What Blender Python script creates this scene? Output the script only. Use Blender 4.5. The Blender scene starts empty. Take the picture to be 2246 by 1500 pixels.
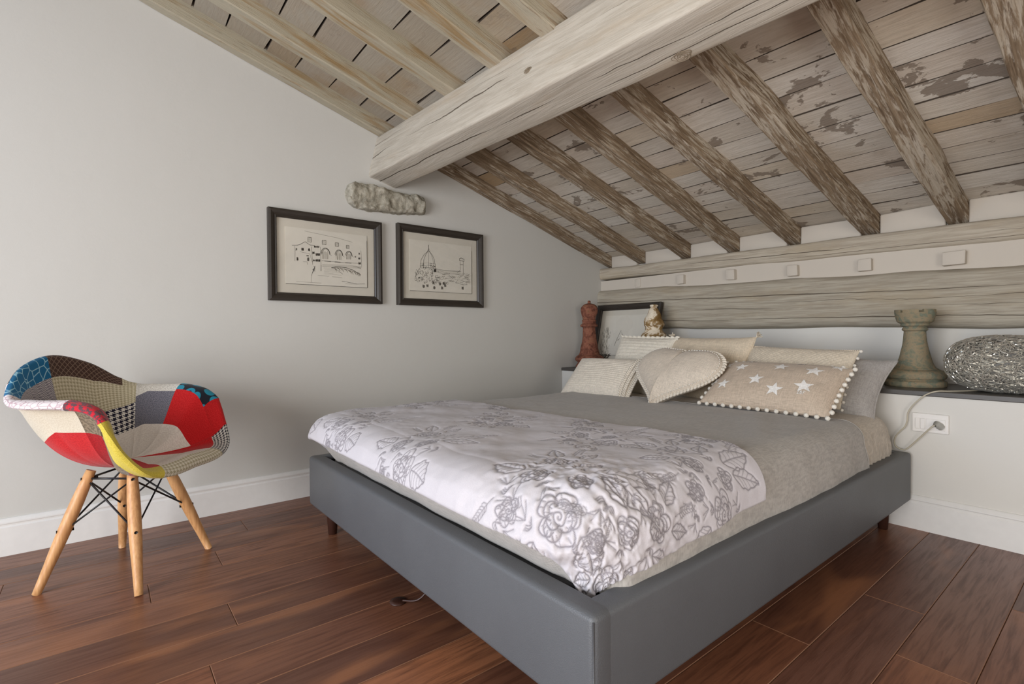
import bpy, bmesh, math, random
import numpy as np
from mathutils import Matrix, Vector

random.seed(7)
rng = np.random.default_rng(11)
SC = bpy.context.scene
COL = SC.collection
PI = math.pi

# ------------------------------------------------------------------ camera
CAM = np.array([2.96208, -2.90827, 0.90])
YAW, PITCH, ROLL, FPX = -0.892541, -0.013234, -0.006372, 1115.94
fw = np.array([math.sin(YAW)*math.cos(PITCH), math.cos(YAW)*math.cos(PITCH), math.sin(PITCH)])
rt0 = np.array([math.cos(YAW), -math.sin(YAW), 0.0])
up0 = np.cross(rt0, fw)
rt = rt0*math.cos(ROLL) + up0*math.sin(ROLL)
up = up0*math.cos(ROLL) - rt0*math.sin(ROLL)
cd = bpy.data.cameras.new('camera')
cd.sensor_width = 36.0
cd.lens = 36.0*FPX/2246.0
cd.clip_start = 0.02
cam = bpy.data.objects.new('camera', cd)
COL.objects.link(cam)
cam.matrix_world = Matrix(((rt[0], up[0], -fw[0], CAM[0]), (rt[1], up[1], -fw[1], CAM[1]),
                           (rt[2], up[2], -fw[2], CAM[2]), (0, 0, 0, 1)))
SC.camera = cam

# ------------------------------------------------------------------ world, daylight, exposure
SC.view_settings.view_transform = 'Standard'
SC.view_settings.look = 'None'
SC.view_settings.exposure = -0.28
SC.view_settings.gamma = 1.0
SC.view_settings.use_curve_mapping = False
wd = bpy.data.worlds.new('sky')
SC.world = wd
wd.use_nodes = True
wb = wd.node_tree.nodes['Background']
wb.inputs[0].default_value = (0.55, 0.68, 0.90, 1)
wb.inputs[1].default_value = 1.0


def area(name, loc, direction, sx, sy, power, color):
    l = bpy.data.lights.new(name, 'AREA')
    l.shape = 'RECTANGLE'
    l.size, l.size_y = sx, sy
    l.energy = power
    l.color = color
    o = bpy.data.objects.new(name, l)
    COL.objects.link(o)
    o.location = loc
    o.rotation_euler = Vector(direction).to_track_quat('-Z', 'Y').to_euler()
    return o


# daylight through the front wall's glazing, plus an added side fill
area('daylight_doors', (2.50, -5.56, 1.00), (0, 1, 0), 2.3, 1.8, 195, (0.97, 0.98, 1.0))
area('daylight_left_window', (0.60, -5.56, 1.40), (0, 1, 0), 0.6, 0.9, 22, (0.30, 0.58, 1.0))
area('added_side_fill', (4.37, -2.35, 1.05), (-1, 0, 0), 1.3, 1.3, 34, (1.0, 0.93, 0.84))  # added warm fill to brighten the back-left corner, from no known window


# ------------------------------------------------------------------ helpers
def lin(c):
    c = c/255.0
    return c/12.92 if c <= 0.04045 else ((c+0.055)/1.055)**2.4


def S(r, g, b):
    return (lin(r), lin(g), lin(b), 1.0)


def hash3(ix, iy, iz, seed):
    h = (ix.astype(np.int64)*374761393 + iy.astype(np.int64)*668265263 + iz.astype(np.int64)*2147483647 + seed*974711)
    h = (h ^ (h >> 13))*1274126177
    h = h ^ (h >> 16)
    return (h & 0xFFFFFF)/float(0xFFFFFF)


def vnoise(P, scale, seed=0):
    """smooth value noise in -1..1 for points (...,3)"""
    Q = np.asarray(P, float)*np.asarray(scale, float)
    i = np.floor(Q).astype(np.int64)
    f = Q - i
    f = f*f*(3-2*f)
    r = 0
    for dx in (0, 1):
        for dy in (0, 1):
            for dz in (0, 1):
                w = (f[..., 0] if dx else 1-f[..., 0])*(f[..., 1] if dy else 1-f[..., 1])*(f[..., 2] if dz else 1-f[..., 2])
                r = r + w*hash3(i[..., 0]+dx, i[..., 1]+dy, i[..., 2]+dz, seed)
    return r*2-1


def fbm(P, scale, seed=0, oct=3):
    s = np.asarray(scale, float)
    r = 0
    a = 1.0
    for k in range(oct):
        r = r + a*vnoise(P, s*(2**k), seed+k*17)
        a *= 0.5
    return r


ORIG = {}


def prop(o, label=None, cat=None, group=None, kind=None):
    if label: o['label'] = label
    if cat: o['category'] = cat
    if group: o['group'] = group
    if kind: o['kind'] = kind
    return o


def mesh(name, V, F, mat=None, smooth=True):
    me = bpy.data.meshes.new(name)
    V = np.asarray(V, float).reshape(-1, 3)
    me.from_pydata(V.tolist(), [], [list(map(int, f)) for f in F])
    if mat is not None:
        me.materials.append(mat)
    if smooth:
        me.polygons.foreach_set('use_smooth', [True]*len(me.polygons))
    me.update()
    return me


def link(name, me, parent=None, loc=(0, 0, 0)):
    o = bpy.data.objects.new(name, me)
    COL.objects.link(o)
    o.location = loc
    if parent is not None:
        o.parent = parent
    return o


def thing(name, loc, label, cat, group=None, M=None):
    o = bpy.data.objects.new(name, None)
    COL.objects.link(o)
    o.empty_display_size = 0.05
    if M is not None:
        o.matrix_world = M
    else:
        o.location = loc
        ORIG[o.name] = np.array(loc, float)
    prop(o, label, cat, group)
    return o


def wpart(name, V, F, mat, parent, smooth=True):
    """part given in world coordinates under an unrotated thing"""
    V = np.asarray(V, float).reshape(-1, 3) - ORIG[parent.name]
    return link(name, mesh(name, V, F, mat, smooth), parent)


def lpart(name, V, F, mat, parent, smooth=True):
    return link(name, mesh(name, V, F, mat, smooth), parent)


def solo(name, V, F, mat, smooth=True, label=None, cat=None, group=None, kind=None):
    """a top-level mesh given in world coordinates, origin at its base"""
    V = np.asarray(V, float).reshape(-1, 3)
    o = np.array([(V[:, 0].min()+V[:, 0].max())/2, (V[:, 1].min()+V[:, 1].max())/2, V[:, 2].min()])
    ob = link(name, mesh(name, V-o, F, mat, smooth), None, o)
    ORIG[ob.name] = o
    return prop(ob, label, cat, group, kind)


def gridF(nu, nv, cu=False, cv=False, flip=False):
    F = []
    for i in range(nu if cu else nu-1):
        for j in range(nv if cv else nv-1):
            a = i*nv+j
            b = ((i+1) % nu)*nv+j
            c = ((i+1) % nu)*nv+(j+1) % nv
            d = i*nv+(j+1) % nv
            F.append((a, d, c, b) if flip else (a, b, c, d))
    return F


def join(parts):
    V = []; F = []; n = 0
    for v, f in parts:
        v = np.asarray(v, float).reshape(-1, 3)
        V.append(v)
        F += [tuple(k+n for k in q) for q in f]
        n += len(v)
    return np.concatenate(V), F


def box(x0, x1, y0, y1, z0, z1):
    V = [(x0, y0, z0), (x1, y0, z0), (x1, y1, z0), (x0, y1, z0), (x0, y0, z1), (x1, y0, z1), (x1, y1, z1), (x0, y1, z1)]
    F = [(0, 3, 2, 1), (4, 5, 6, 7), (0, 1, 5, 4), (1, 2, 6, 5), (2, 3, 7, 6), (3, 0, 4, 7)]
    return np.array(V, float), F


def bbox(x0, x1, y0, y1, z0, z1, b=0.005, seg=2):
    bm = bmesh.new()
    V, F = box(x0, x1, y0, y1, z0, z1)
    vs = [bm.verts.new(v) for v in V]
    for f in F:
        bm.faces.new([vs[i] for i in f])
    bmesh.ops.bevel(bm, geom=list(bm.edges), offset=b, segments=seg, affect='EDGES', profile=0.5)
    bm.verts.index_update()
    V = np.array([v.co[:] for v in bm.verts])
    F = [tuple(v.index for v in f.verts) for f in bm.faces]
    bm.free()
    return V, F


def prism(poly, axis, a0, a1):
    """extrude a 2D polygon along axis 0 (poly = y,z) / 1 (poly = x,z) / 2 (poly = x,y)"""
    n = len(poly)
    V = []
    for a in (a0, a1):
        for p, q in poly:
            V.append({0: (a, p, q), 1: (p, a, q), 2: (p, q, a)}[axis])
    F = [tuple(range(n))[::-1], tuple(range(n, 2*n))]
    for i in range(n):
        j = (i+1) % n
        F.append((i, j, n+j, n+i))
    return np.array(V, float), F


def lathe(prof, n=32, c=(0, 0, 0)):
    P = []
    for r, z in prof:
        for k in range(n):
            a = 2*PI*k/n
            P.append((c[0]+r*math.cos(a), c[1]+r*math.sin(a), c[2]+z))
    F = []
    m = len(prof)
    for i in range(m-1):
        for k in range(n):
            F.append((i*n+k, i*n+(k+1) % n, (i+1)*n+(k+1) % n, (i+1)*n+k))
    F.append(tuple(range(n))[::-1])
    F.append(tuple(range((m-1)*n, m*n)))
    return np.array(P), F


def smooth_prof(pts, k=4):
    """Catmull-Rom through profile points"""
    P = np.array(pts, float)
    out = []
    for i in range(len(P)-1):
        p0 = P[max(i-1, 0)]; p1 = P[i]; p2 = P[i+1]; p3 = P[min(i+2, len(P)-1)]
        for s in range(k):
            t = s/k
            out.append(0.5*((2*p1)+(-p0+p2)*t+(2*p0-5*p1+4*p2-p3)*t*t+(-p0+3*p1-3*p2+p3)*t**3))
    out.append(P[-1])
    return np.array(out)


def tube(path, r, n=8, closed=False):
    P = np.array(path, float)
    m = len(P)
    R = np.full(m, r) if np.isscalar(r) else np.array(r, float)
    T = np.roll(P, -1, 0)-np.roll(P, 1, 0)
    if not closed:
        T[0] = P[1]-P[0]; T[-1] = P[-1]-P[-2]
    T /= np.linalg.norm(T, axis=1)[:, None]+1e-12
    a = np.array([0, 0, 1.0]) if abs(T[0][2]) < 0.9 else np.array([1.0, 0, 0])
    V = []
    u = np.cross(T[0], a); u /= np.linalg.norm(u)
    for i in range(m):
        u = u-T[i]*(u@T[i]); u /= np.linalg.norm(u)+1e-12
        w = np.cross(T[i], u)
        for k in range(n):
            an = 2*PI*k/n
            V.append(P[i]+R[i]*(u*math.cos(an)+w*math.sin(an)))
    F = gridF(m, n, closed, True, flip=True)
    if not closed:
        F.append(tuple(range(n)))
        F.append(tuple(range((m-1)*n, m*n))[::-1])
    return np.array(V), F


def ico(sub=2, r=1.0):
    bm = bmesh.new()
    bmesh.ops.create_icosphere(bm, subdivisions=sub, radius=r)
    V = np.array([v.co[:] for v in bm.verts])
    F = [tuple(v.index for v in f.verts) for f in bm.faces]
    bm.free()
    return V, F


def blob_chain(path, size, rows=((0, 0.45),), flat=0.7, frame=None):
    """braid: overlapping ellipsoids along a path"""
    IV, IF = ico(1)
    P = np.array(path, float)
    parts = []
    T = np.gradient(P, axis=0)
    T /= np.linalg.norm(T, axis=1)[:, None]+1e-12
    N = np.array(frame if frame is not None else (0, 0, 1.0), float)
    for i in range(len(P)):
        t = T[i]
        s = np.cross(N, t); s /= np.linalg.norm(s)+1e-12
        for off, ang in rows:
            d = t*math.cos(ang)+s*math.sin(ang)
            e = np.cross(N, d)
            c = P[i]+s*off
            v = IV[:, :1]*d*size*1.0+IV[:, 1:2]*e*size*0.5+IV[:, 2:]*N*size*flat
            parts.append((v+c, IF))
    return join(parts)


def resample(path, n, closed=False):
    P = np.array(path, float)
    if closed:
        P = np.vstack([P, P[:1]])
    d = np.r_[0, np.cumsum(np.linalg.norm(np.diff(P, axis=0), axis=1))]
    t = np.linspace(0, d[-1], n, endpoint=not closed)
    return np.stack([np.interp(t, d, P[:, k]) for k in range(P.shape[1])], -1)


# ------------------------------------------------------------------ material builder
class NB:
    def __init__(self, name):
        self.m = bpy.data.materials.new(name)
        self.m.use_nodes = True
        self.t = self.m.node_tree
        self.b = self.t.nodes['Principled BSDF']

    def n(self, typ, **kw):
        nd = self.t.nodes.new(typ)
        for k, v in kw.items():
            setattr(nd, k, v)
        return nd

    def l(self, a, b):
        self.t.links.new(a, b)

    def put(self, sock, v):
        if hasattr(v, 'links') or isinstance(v, bpy.types.NodeSocket):
            self.l(v, sock)
        else:
            sock.default_value = v

    def coord(self, kind='Object', scale=(1, 1, 1), rot=(0, 0, 0), rand=0.0):
        if kind == 'World':
            src = self.n('ShaderNodeNewGeometry').outputs['Position']
        else:
            src = self.n('ShaderNodeTexCoord').outputs[kind]
        if rand:
            oi = self.n('ShaderNodeObjectInfo')
            vm = self.n('ShaderNodeVectorMath', operation='ADD')
            ml = self.math('MULTIPLY', oi.outputs['Random'], rand)
            self.l(src, vm.inputs[0]); self.l(ml, vm.inputs[1])
            src = vm.outputs[0]
        mp = self.n('ShaderNodeMapping')
        mp.inputs['Scale'].default_value = scale
        mp.inputs['Rotation'].default_value = rot
        self.l(src, mp.inputs['Vector'])
        return mp.outputs[0]

    def roofco(self, scale=(1, 1, 1), rand=0.0):
        p = self.sep(self.n('ShaderNodeNewGeometry').outputs['Position'])
        cb = self.n('ShaderNodeCombineXYZ')
        r = self.math('MULTIPLY', self.n('ShaderNodeObjectInfo').outputs['Random'], rand)
        self.l(self.math('ADD', p[0], r), cb.inputs[0]); self.l(self.math('ADD', p[1], r), cb.inputs[1])
        self.l(self.math('MULTIPLY_ADD', p[1], 0.297, p[2]), cb.inputs[2])
        mp = self.n('ShaderNodeMapping')
        mp.inputs['Scale'].default_value = scale
        self.l(cb.outputs[0], mp.inputs['Vector'])
        return mp.outputs[0]

    def noise(self, co, scale=5, detail=4, rough=0.55, dist=0.0):
        nd = self.n('ShaderNodeTexNoise')
        self.l(co, nd.inputs['Vector'])
        nd.inputs['Scale'].default_value = scale
        nd.inputs['Detail'].default_value = detail
        nd.inputs['Roughness'].default_value = rough
        nd.inputs['Distortion'].default_value = dist
        return nd.outputs['Fac']

    def voro(self, co, scale=5, feature='F1', out='Distance', rnd=1.0):
        nd = self.n('ShaderNodeTexVoronoi', feature=feature)
        self.l(co, nd.inputs['Vector'])
        nd.inputs['Scale'].default_value = scale
        nd.inputs['Randomness'].default_value = rnd
        return nd.outputs[out]

    def wave(self, co, scale=5, dist=0.0, detail=2, dscale=1, typ='BANDS', dirn='X', prof='SIN'):
        nd = self.n('ShaderNodeTexWave', wave_type=typ, wave_profile=prof)
        if typ == 'BANDS':
            nd.bands_direction = dirn
        self.l(co, nd.inputs['Vector'])
        nd.inputs['Scale'].default_value = scale
        nd.inputs['Distortion'].default_value = dist
        nd.inputs['Detail'].default_value = detail
        nd.inputs['Detail Scale'].default_value = dscale
        return nd.outputs['Fac']

    def math(self, op, a, b=0.0, c=0.0, clamp=False):
        nd = self.n('ShaderNodeMath', operation=op, use_clamp=clamp)
        self.put(nd.inputs[0], a); self.put(nd.inputs[1], b)
        if op in ('MULTIPLY_ADD', 'COMPARE'):
            self.put(nd.inputs[2], c)
        return nd.outputs[0]

    def rng(self, v, a, b, c=0.0, d=1.0, smooth=True):
        nd = self.n('ShaderNodeMapRange')
        nd.interpolation_type = 'SMOOTHSTEP' if smooth else 'LINEAR'
        self.put(nd.inputs['Value'], v)
        for k, x in zip(('From Min', 'From Max', 'To Min', 'To Max'), (a, b, c, d)):
            self.put(nd.inputs[k], x)
        return nd.outputs[0]

    def ramp(self, v, stops, interp='LINEAR'):
        nd = self.n('ShaderNodeValToRGB')
        cr = nd.color_ramp
        cr.interpolation = interp
        while len(cr.elements) < len(stops):
            cr.elements.new(0.5)
        for e, (p, c) in zip(cr.elements, stops):
            e.position = p; e.color = c
        self.l(v, nd.inputs[0])
        return nd.outputs[0]

    def mix(self, f, a, b, blend='MIX'):
        nd = self.n('ShaderNodeMix', data_type='RGBA', blend_type=blend)
        self.put(nd.inputs[0], f)
        self.put(nd.inputs[6], a); self.put(nd.inputs[7], b)
        return nd.outputs[2]

    def sep(self, co):
        nd = self.n('ShaderNodeSeparateXYZ')
        self.l(co, nd.inputs[0])
        return nd.outputs

    def bump(self, h, dist=0.002, strength=1.0, prev=None):
        nd = self.n('ShaderNodeBump')
        nd.inputs['Distance'].default_value = dist
        nd.inputs['Strength'].default_value = strength
        self.l(h, nd.inputs['Height'])
        if prev is not None:
            self.l(prev, nd.inputs['Normal'])
        return nd.outputs[0]

    def done(self, color=None, rough=0.6, spec=0.4, metal=0.0, normal=None, sheen=0.0, sub=0.0):
        if color is not None: self.put(self.b.inputs['Base Color'], color)
        self.put(self.b.inputs['Roughness'], rough)
        self.put(self.b.inputs['Specular IOR Level'], spec)
        self.put(self.b.inputs['Metallic'], metal)
        if sheen: self.b.inputs['Sheen Weight'].default_value = sheen
        if normal is not None: self.l(normal, self.b.inputs['Normal'])
        return self.m


def plain(name, c, rough=0.6, spec=0.4, metal=0.0):
    k = NB(name)
    co = k.coord('Object')
    n = k.noise(co, 30, 3)
    col = k.mix(k.rng(n, 0.2, 0.8, 0.0, 0.14), c, (c[0]*0.7, c[1]*0.7, c[2]*0.7, 1))
    return k.done(col, rough, spec, metal)


MT = {}


def build_materials():
    # painted plaster
    def plaster(name, c):
        k = NB(name)
        co = k.coord('World')
        a = k.noise(co, 1.3, 4)
        col = k.mix(k.rng(a, 0.3, 0.7, 0, 0.10), c, (c[0]*0.86, c[1]*0.85, c[2]*0.83, 1))
        b = k.noise(co, 60, 5, 0.7)
        c2 = k.noise(co, 6, 3)
        nb = k.bump(c2, 0.006, 0.25)
        return k.done(col, 0.75, 0.25, normal=k.bump(b, 0.0012, 0.35, nb))
    MT['plaster'] = plaster('painted_plaster', S(200, 198, 192))
    MT['plaster_warm'] = plaster('warm_white_plaster', S(216, 213, 206))
    MT['whitewash'] = plaster('whitewashed_rough_plaster', S(200, 191, 178))
    MT['trim'] = plain('satin_white_paint', S(228, 226, 222), 0.35, 0.5)

    # floor plank
    k = NB('stained_oak_plank')
    co = k.coord('Object', (1, 1, 1), rand=37.0)
    g1 = k.noise(k.coord('Object', (26, 1.6, 26), rand=37.0), 3.0, 6, 0.6, 0.6)
    g2 = k.noise(k.coord('Object', (160, 5, 160), rand=37.0), 2.0, 4, 0.7)
    big = k.noise(k.coord('Object', (5, 1.2, 5), rand=37.0), 1.1, 3, 0.5, 0.8)
    oi = k.n('ShaderNodeObjectInfo')
    base = k.ramp(oi.outputs['Random'], [(0.0, S(96, 63, 50)), (0.25, S(146, 93, 65)), (0.45, S(110, 73, 58)), (0.65, S(160, 104, 72)), (0.82, S(104, 69, 54)), (1.0, S(134, 86, 62))])
    c1 = k.mix(k.rng(g1, 0.38, 0.72, 0, 0.75), base, S(82, 48, 34))
    c1 = k.mix(k.rng(big, 0.5, 0.75, 0, 0.6), c1, S(168, 112, 76))
    c1 = k.mix(k.rng(g2, 0.55, 0.75, 0, 0.4), c1, S(72, 42, 30))
    rgh = k.rng(g1, 0.2, 0.8, 0.27, 0.44)
    MT['plank'] = k.done(c1, rgh, 0.42, normal=k.bump(g2, 0.0006, 0.5, k.bump(g1, 0.0012, 0.4)))
    MT['knot'] = plain('dark_knot_wood', S(132, 117, 97), 0.85)
    MT['gap'] = plain('board_gap_shade', S(70, 60, 50), 0.9)  # dark colour stands in for shade in the ceiling board seams
    MT['underfloor'] = plain('pale_plank_joint', S(136, 96, 72), 0.5)

    # ceiling board, whitewashed with flaked patches
    k = NB('whitewashed_board')
    w = k.coord('World')
    oi = k.n('ShaderNodeObjectInfo')
    r = oi.outputs['Random']
    grain = k.noise(k.coord('World', (3, 30, 30)), 2.5, 5, 0.65, 0.5)
    tint = k.ramp(r, [(0.0, S(206, 196, 182)), (0.2, S(224, 216, 204)), (0.4, S(214, 202, 188)), (0.55, S(228, 222, 212)), (0.75, S(210, 201, 188)), (0.88, S(218, 206, 188)), (1.0, S(184, 156, 120))])
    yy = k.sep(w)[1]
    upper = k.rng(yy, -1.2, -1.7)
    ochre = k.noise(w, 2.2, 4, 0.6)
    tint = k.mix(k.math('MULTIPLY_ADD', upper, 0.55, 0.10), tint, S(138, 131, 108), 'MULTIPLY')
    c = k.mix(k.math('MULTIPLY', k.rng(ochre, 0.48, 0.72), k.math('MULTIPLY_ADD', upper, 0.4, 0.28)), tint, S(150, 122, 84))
    c = k.mix(k.rng(grain, 0.35, 0.75, 0, 0.4), c, S(158, 144, 126))
    n2 = k.noise(k.coord('World', (1, 1.3, 1)), 4.6, 7, 0.62, 0.3)
    n3 = k.noise(w, 1.15, 2)
    xx = k.sep(w)[0]
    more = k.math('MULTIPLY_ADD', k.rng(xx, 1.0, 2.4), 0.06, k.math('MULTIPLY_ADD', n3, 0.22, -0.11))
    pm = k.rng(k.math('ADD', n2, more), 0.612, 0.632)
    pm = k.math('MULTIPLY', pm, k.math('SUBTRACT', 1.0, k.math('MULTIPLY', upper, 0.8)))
    c = k.mix(k.math('MULTIPLY', pm, 0.8), c, S(126, 112, 98))
    MT['board'] = k.done(c, 0.85, 0.15, normal=k.bump(k.math('SUBTRACT', grain, k.math('MULTIPLY', pm, 0.6)), 0.004, 0.5))

    # rafter, worn paint
    k = NB('worn_rafter_wood')
    w = k.coord('World')
    g = k.noise(k.roofco((46, 2.2, 46), rand=11.0), 1.6, 6, 0.65, 0.7)
    gf = k.noise(k.roofco((150, 6, 150), rand=11.0), 1.6, 3, 0.7)
    brown = k.mix(k.rng(g, 0.3, 0.7), S(104, 86, 68), S(156, 136, 112))
    yy = k.sep(w)[1]; xx = k.sep(w)[0]
    upper = k.rng(yy, -1.15, -1.75)
    cover = k.noise(k.roofco((48, 4.5, 48), rand=5.0), 1.7, 8, 0.68, 0.5)
    big = k.noise(k.roofco((3, 1.2, 3), rand=2.0), 1.5, 2)
    thr = k.math('ADD', k.math('MULTIPLY_ADD', upper, 0.24, cover), k.math('MULTIPLY', k.rng(xx, 1.4, 2.6), 0.06))
    thr = k.math('ADD', thr, k.math('MULTIPLY_ADD', big, 0.30, -0.16))
    pm = k.rng(thr, 0.47, 0.62)
    paint = k.mix(k.rng(k.noise(k.roofco((11, 1.2, 11), rand=3.0), 1.6, 5, 0.6, 0.4), 0.48, 0.68), S(172, 164, 144), S(154, 130, 94))
    paintlow = k.mix(k.rng(g, 0.3, 0.7), S(206, 195, 178), S(178, 164, 144))
    paint = k.mix(upper, paintlow, paint)
    c = k.mix(k.math('MULTIPLY', pm, 0.9), brown, paint)
    c = k.mix(k.rng(gf, 0.60, 0.74, 0, 0.55), c, S(84, 68, 52))
    MT['rafter'] = k.done(c, 0.85, 0.15, normal=k.bump(gf, 0.003, 0.6, k.bump(g, 0.006, 0.5)))

    # main beam and wall logs, along X
    def beamwood(name, ca, cb, cc, cracks):
        k = NB(name)
        w = k.coord('World')
        p = k.sep(w)
        ge = k.n('ShaderNodeNewGeometry')
        nn = k.sep(ge.outputs['True Normal'])
        g = k.noise(k.coord('World', (2.2, 46, 46)), 1.5, 6, 0.64, 0.9)
        gf = k.noise(k.coord('World', (5, 130, 130)), 1.5, 4, 0.7)
        st = k.noise(k.coord('World', (1.2, 5, 5)), 1.6, 4, 0.6)
        c = k.mix(k.rng(g, 0.34, 0.68, 0, 0.8), ca, cb)
        c = k.mix(k.rng(st, 0.5, 0.72, 0, 0.5), c, cc)
        tot = None
        for q, (ax, cen, slope, amp, wid, fr, sd) in enumerate(cracks):
            lx = k.coord('World', (fr, 0.0, 0.0))
            off = k.n('ShaderNodeVectorMath', operation='ADD')
            k.l(lx, off.inputs[0]); off.inputs[1].default_value = (sd*3.7, sd*9.1, sd*1.3)
            n1 = k.noise(off.outputs[0], 1.0, 5, 0.55)
            n2 = k.noise(off.outputs[0], 0.75, 2, 0.5)
            line = k.math('ADD', k.math('MULTIPLY_ADD', p[0], slope, cen), k.math('MULTIPLY', k.math('SUBTRACT', n1, 0.5), amp*2))
            d = k.math('ABSOLUTE', k.math('SUBTRACT', p[2] if ax == 'z' else p[1], line))
            ww = k.math('MULTIPLY', k.rng(n2, 0.40, 0.58, 0.02, 1.0), wid)
            m = k.math('MULTIPLY', k.rng(k.math('DIVIDE', d, ww), 1.0, 0.3), k.rng(n2, 0.36, 0.44))
            face = k.rng(nn[1], -0.6, -0.75) if ax == 'z' else k.rng(nn[2], -0.6, -0.75)
            m = k.math('MULTIPLY', m, face)
            tot = m if tot is None else k.math('MAXIMUM', tot, m)
        c = k.mix(k.math('MULTIPLY', tot, 0.85), c, S(72, 60, 48))
        c = k.mix(k.rng(gf, 0.6, 0.74, 0, 0.3), c, S(118, 104, 86))
        h = k.math('SUBTRACT', g, k.math('MULTIPLY', tot, 2.0))
        return k.done(c, 0.8, 0.18, normal=k.bump(gf, 0.0015, 0.5, k.bump(h, 0.004, 0.55)))
    MT['beam'] = beamwood('limed_beam_wood', S(192, 184, 170), S(170, 160, 145), S(180, 163, 140),
                          [('z', 1.985, 0.010, 0.07, 0.0055, 1.5, 1), ('z', 2.055, 0.0, 0.05, 0.0028, 1.2, 2),
                           ('y', -1.555, 0.052, 0.035, 0.005, 1.6, 3), ('y', -1.50, 0.052, 0.03, 0.0025, 1.3, 4)])
    MT['log'] = beamwood('limed_log_wood', S(180, 172, 156), S(146, 136, 120), S(166, 150, 124),
                         [('z', 1.17, -0.02, 0.03, 0.004, 1.1, 7), ('z', 1.09, -0.02, 0.03, 0.0025, 1.4, 8), ('z', 1.01, -0.01, 0.025, 0.003, 1.2, 9), ('z', 1.13, -0.02, 0.03, 0.002, 2.0, 10)])
    MT['plate'] = beamwood('limed_plate_wood', S(188, 178, 161), S(156, 144, 127), S(178, 162, 135),
                           [('z', 1.42, -0.012, 0.03, 0.003, 1.6, 11), ('z', 1.39, -0.012, 0.015, 0.002, 1.3, 12)])

    # stone
    k = NB('rough_grey_stone')
    w = k.coord('World')
    a = k.noise(w, 22, 6, 0.7)
    b = k.noise(w, 90, 4, 0.7)
    c = k.mix(k.rng(a, 0.3, 0.7), S(136, 131, 117), S(188, 181, 165))
    MT['stone'] = k.done(c, 0.9, 0.15, normal=k.bump(b, 0.004, 0.7, k.bump(a, 0.012, 0.8)))
    MT['slate'] = plain('dark_slate', S(78, 74, 70), 0.4, 0.45)

    # leatherette, fabrics
    k = NB('grey_leatherette')
    co = k.coord('World')
    v = k.voro(co, 420, 'F1')
    n = k.noise(co, 5, 3)
    c = k.mix(k.rng(n, 0.3, 0.7, 0, 0.3), S(88, 90, 93), S(78, 79, 82))
    MT['leather'] = k.done(c, 0.46, 0.42, normal=k.bump(v, 0.0007, 0.5))

    def cloth(name, c, c2=None, weave=700, dist=0.0008, wr=0.0):
        k = NB(name)
        co = k.coord('Object')
        s = k.sep(co)
        n = k.noise(co, 240, 3, 0.7)
        n1 = k.noise(k.coord('Object', (30, 400, 60)), 1, 3, 0.6)
        n2 = k.noise(k.coord('Object', (400, 30, 60)), 1, 3, 0.6)
        f = k.math('ADD', k.math('MULTIPLY', n1, 0.5), k.math('MULTIPLY', n2, 0.5))
        c2 = c2 or (c[0]*0.72, c[1]*0.72, c[2]*0.72, 1)
        col = k.mix(k.rng(f, 0.36, 0.64), c2, c)
        nb = k.bump(f, dist, 0.7)
        if wr:
            nb = k.bump(k.noise(co, 7, 4, 0.5, 0.6), wr, 0.6, nb)
        return k.done(col, 0.92, 0.1, sheen=0.15, normal=nb)
    MT['linen_grey'] = cloth('grey_linen', S(180, 175, 169), wr=0.006)
    MT['linen_sheet'] = cloth('taupe_sheet', S(206, 195, 180), wr=0.008)
    MT['linen_tan'] = cloth('tan_linen', S(222, 206, 182))
    MT['linen_heart'] = cloth('natural_linen', S(222, 209, 192))
    MT['linen_star'] = cloth('sand_linen', S(208, 190, 170))
    MT['knit_cream'] = cloth('cream_knit', S(234, 224, 208))
    MT['knit_white'] = cloth('ivory_knit', S(236, 228, 212))
    MT['knit_beige'] = cloth('beige_knit', S(224, 211, 190))
    MT['grey_pillow'] = cloth('grey_cotton', S(178, 173, 168), wr=0.006)
    MT['pom'] = cloth('white_wool', S(240, 234, 222))
    MT['star'] = cloth('white_print', S(250, 247, 242))

    # quilt with printed drawing in a vertex attribute
    k = NB('printed_quilt')
    at = k.n('ShaderNodeAttribute', attribute_name='ink')
    co = k.coord('Object')
    n = k.noise(co, 350, 3, 0.7)
    basec = k.mix(k.rng(n, 0.3, 0.7, 0, 0.5), S(200, 196, 200), S(188, 183, 188))
    c = k.mix(k.math('MULTIPLY', at.outputs['Fac'], 0.82), basec, S(104, 98, 104))
    MT['quilt'] = k.done(c, 0.9, 0.12, sheen=0.1, normal=k.bump(n, 0.0006, 0.6))
    MT['quilt_back'] = cloth('quilt_backing', S(212, 200, 190))

    MT['dark_wood'] = plain('dark_stained_wood', S(58, 34, 26), 0.4)
    MT['black_metal'] = plain('black_metal', S(34, 33, 33), 0.35, 0.5, 0.4)
    MT['lining'] = plain('black_lining', S(26, 25, 26), 0.5)
    k = NB('beech_wood')
    g = k.noise(k.coord('Object', (60, 60, 4)), 2, 4, 0.6)
    MT['beech'] = k.done(k.mix(k.rng(g, 0.3, 0.7), S(214, 164, 112), S(190, 138, 90)), 0.42, 0.4)

    # frames
    k = NB('black_frame_wood')
    g = k.noise(k.coord('Object', (6, 60, 60)), 3, 4)
    MT['frame'] = k.done(k.mix(g, S(40, 35, 30), S(64, 57, 50)), 0.42, 0.45)
    MT['mat'] = plain('mat_board', S(205, 199, 186), 0.9, 0.1)
    MT['paper'] = plain('print_paper', S(216, 211, 199), 0.9, 0.1)
    MT['ink'] = plain('ink', S(64, 60, 54), 0.9, 0.1)
    MT['ink_soft'] = plain('grey_ink_wash', S(138, 132, 120), 0.9, 0.1)
    k = NB('picture_glass')
    t = k.t
    out = t.nodes['Material Output']
    tr = k.n('ShaderNodeBsdfTransparent')
    gl = k.n('ShaderNodeBsdfGlossy')
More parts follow.
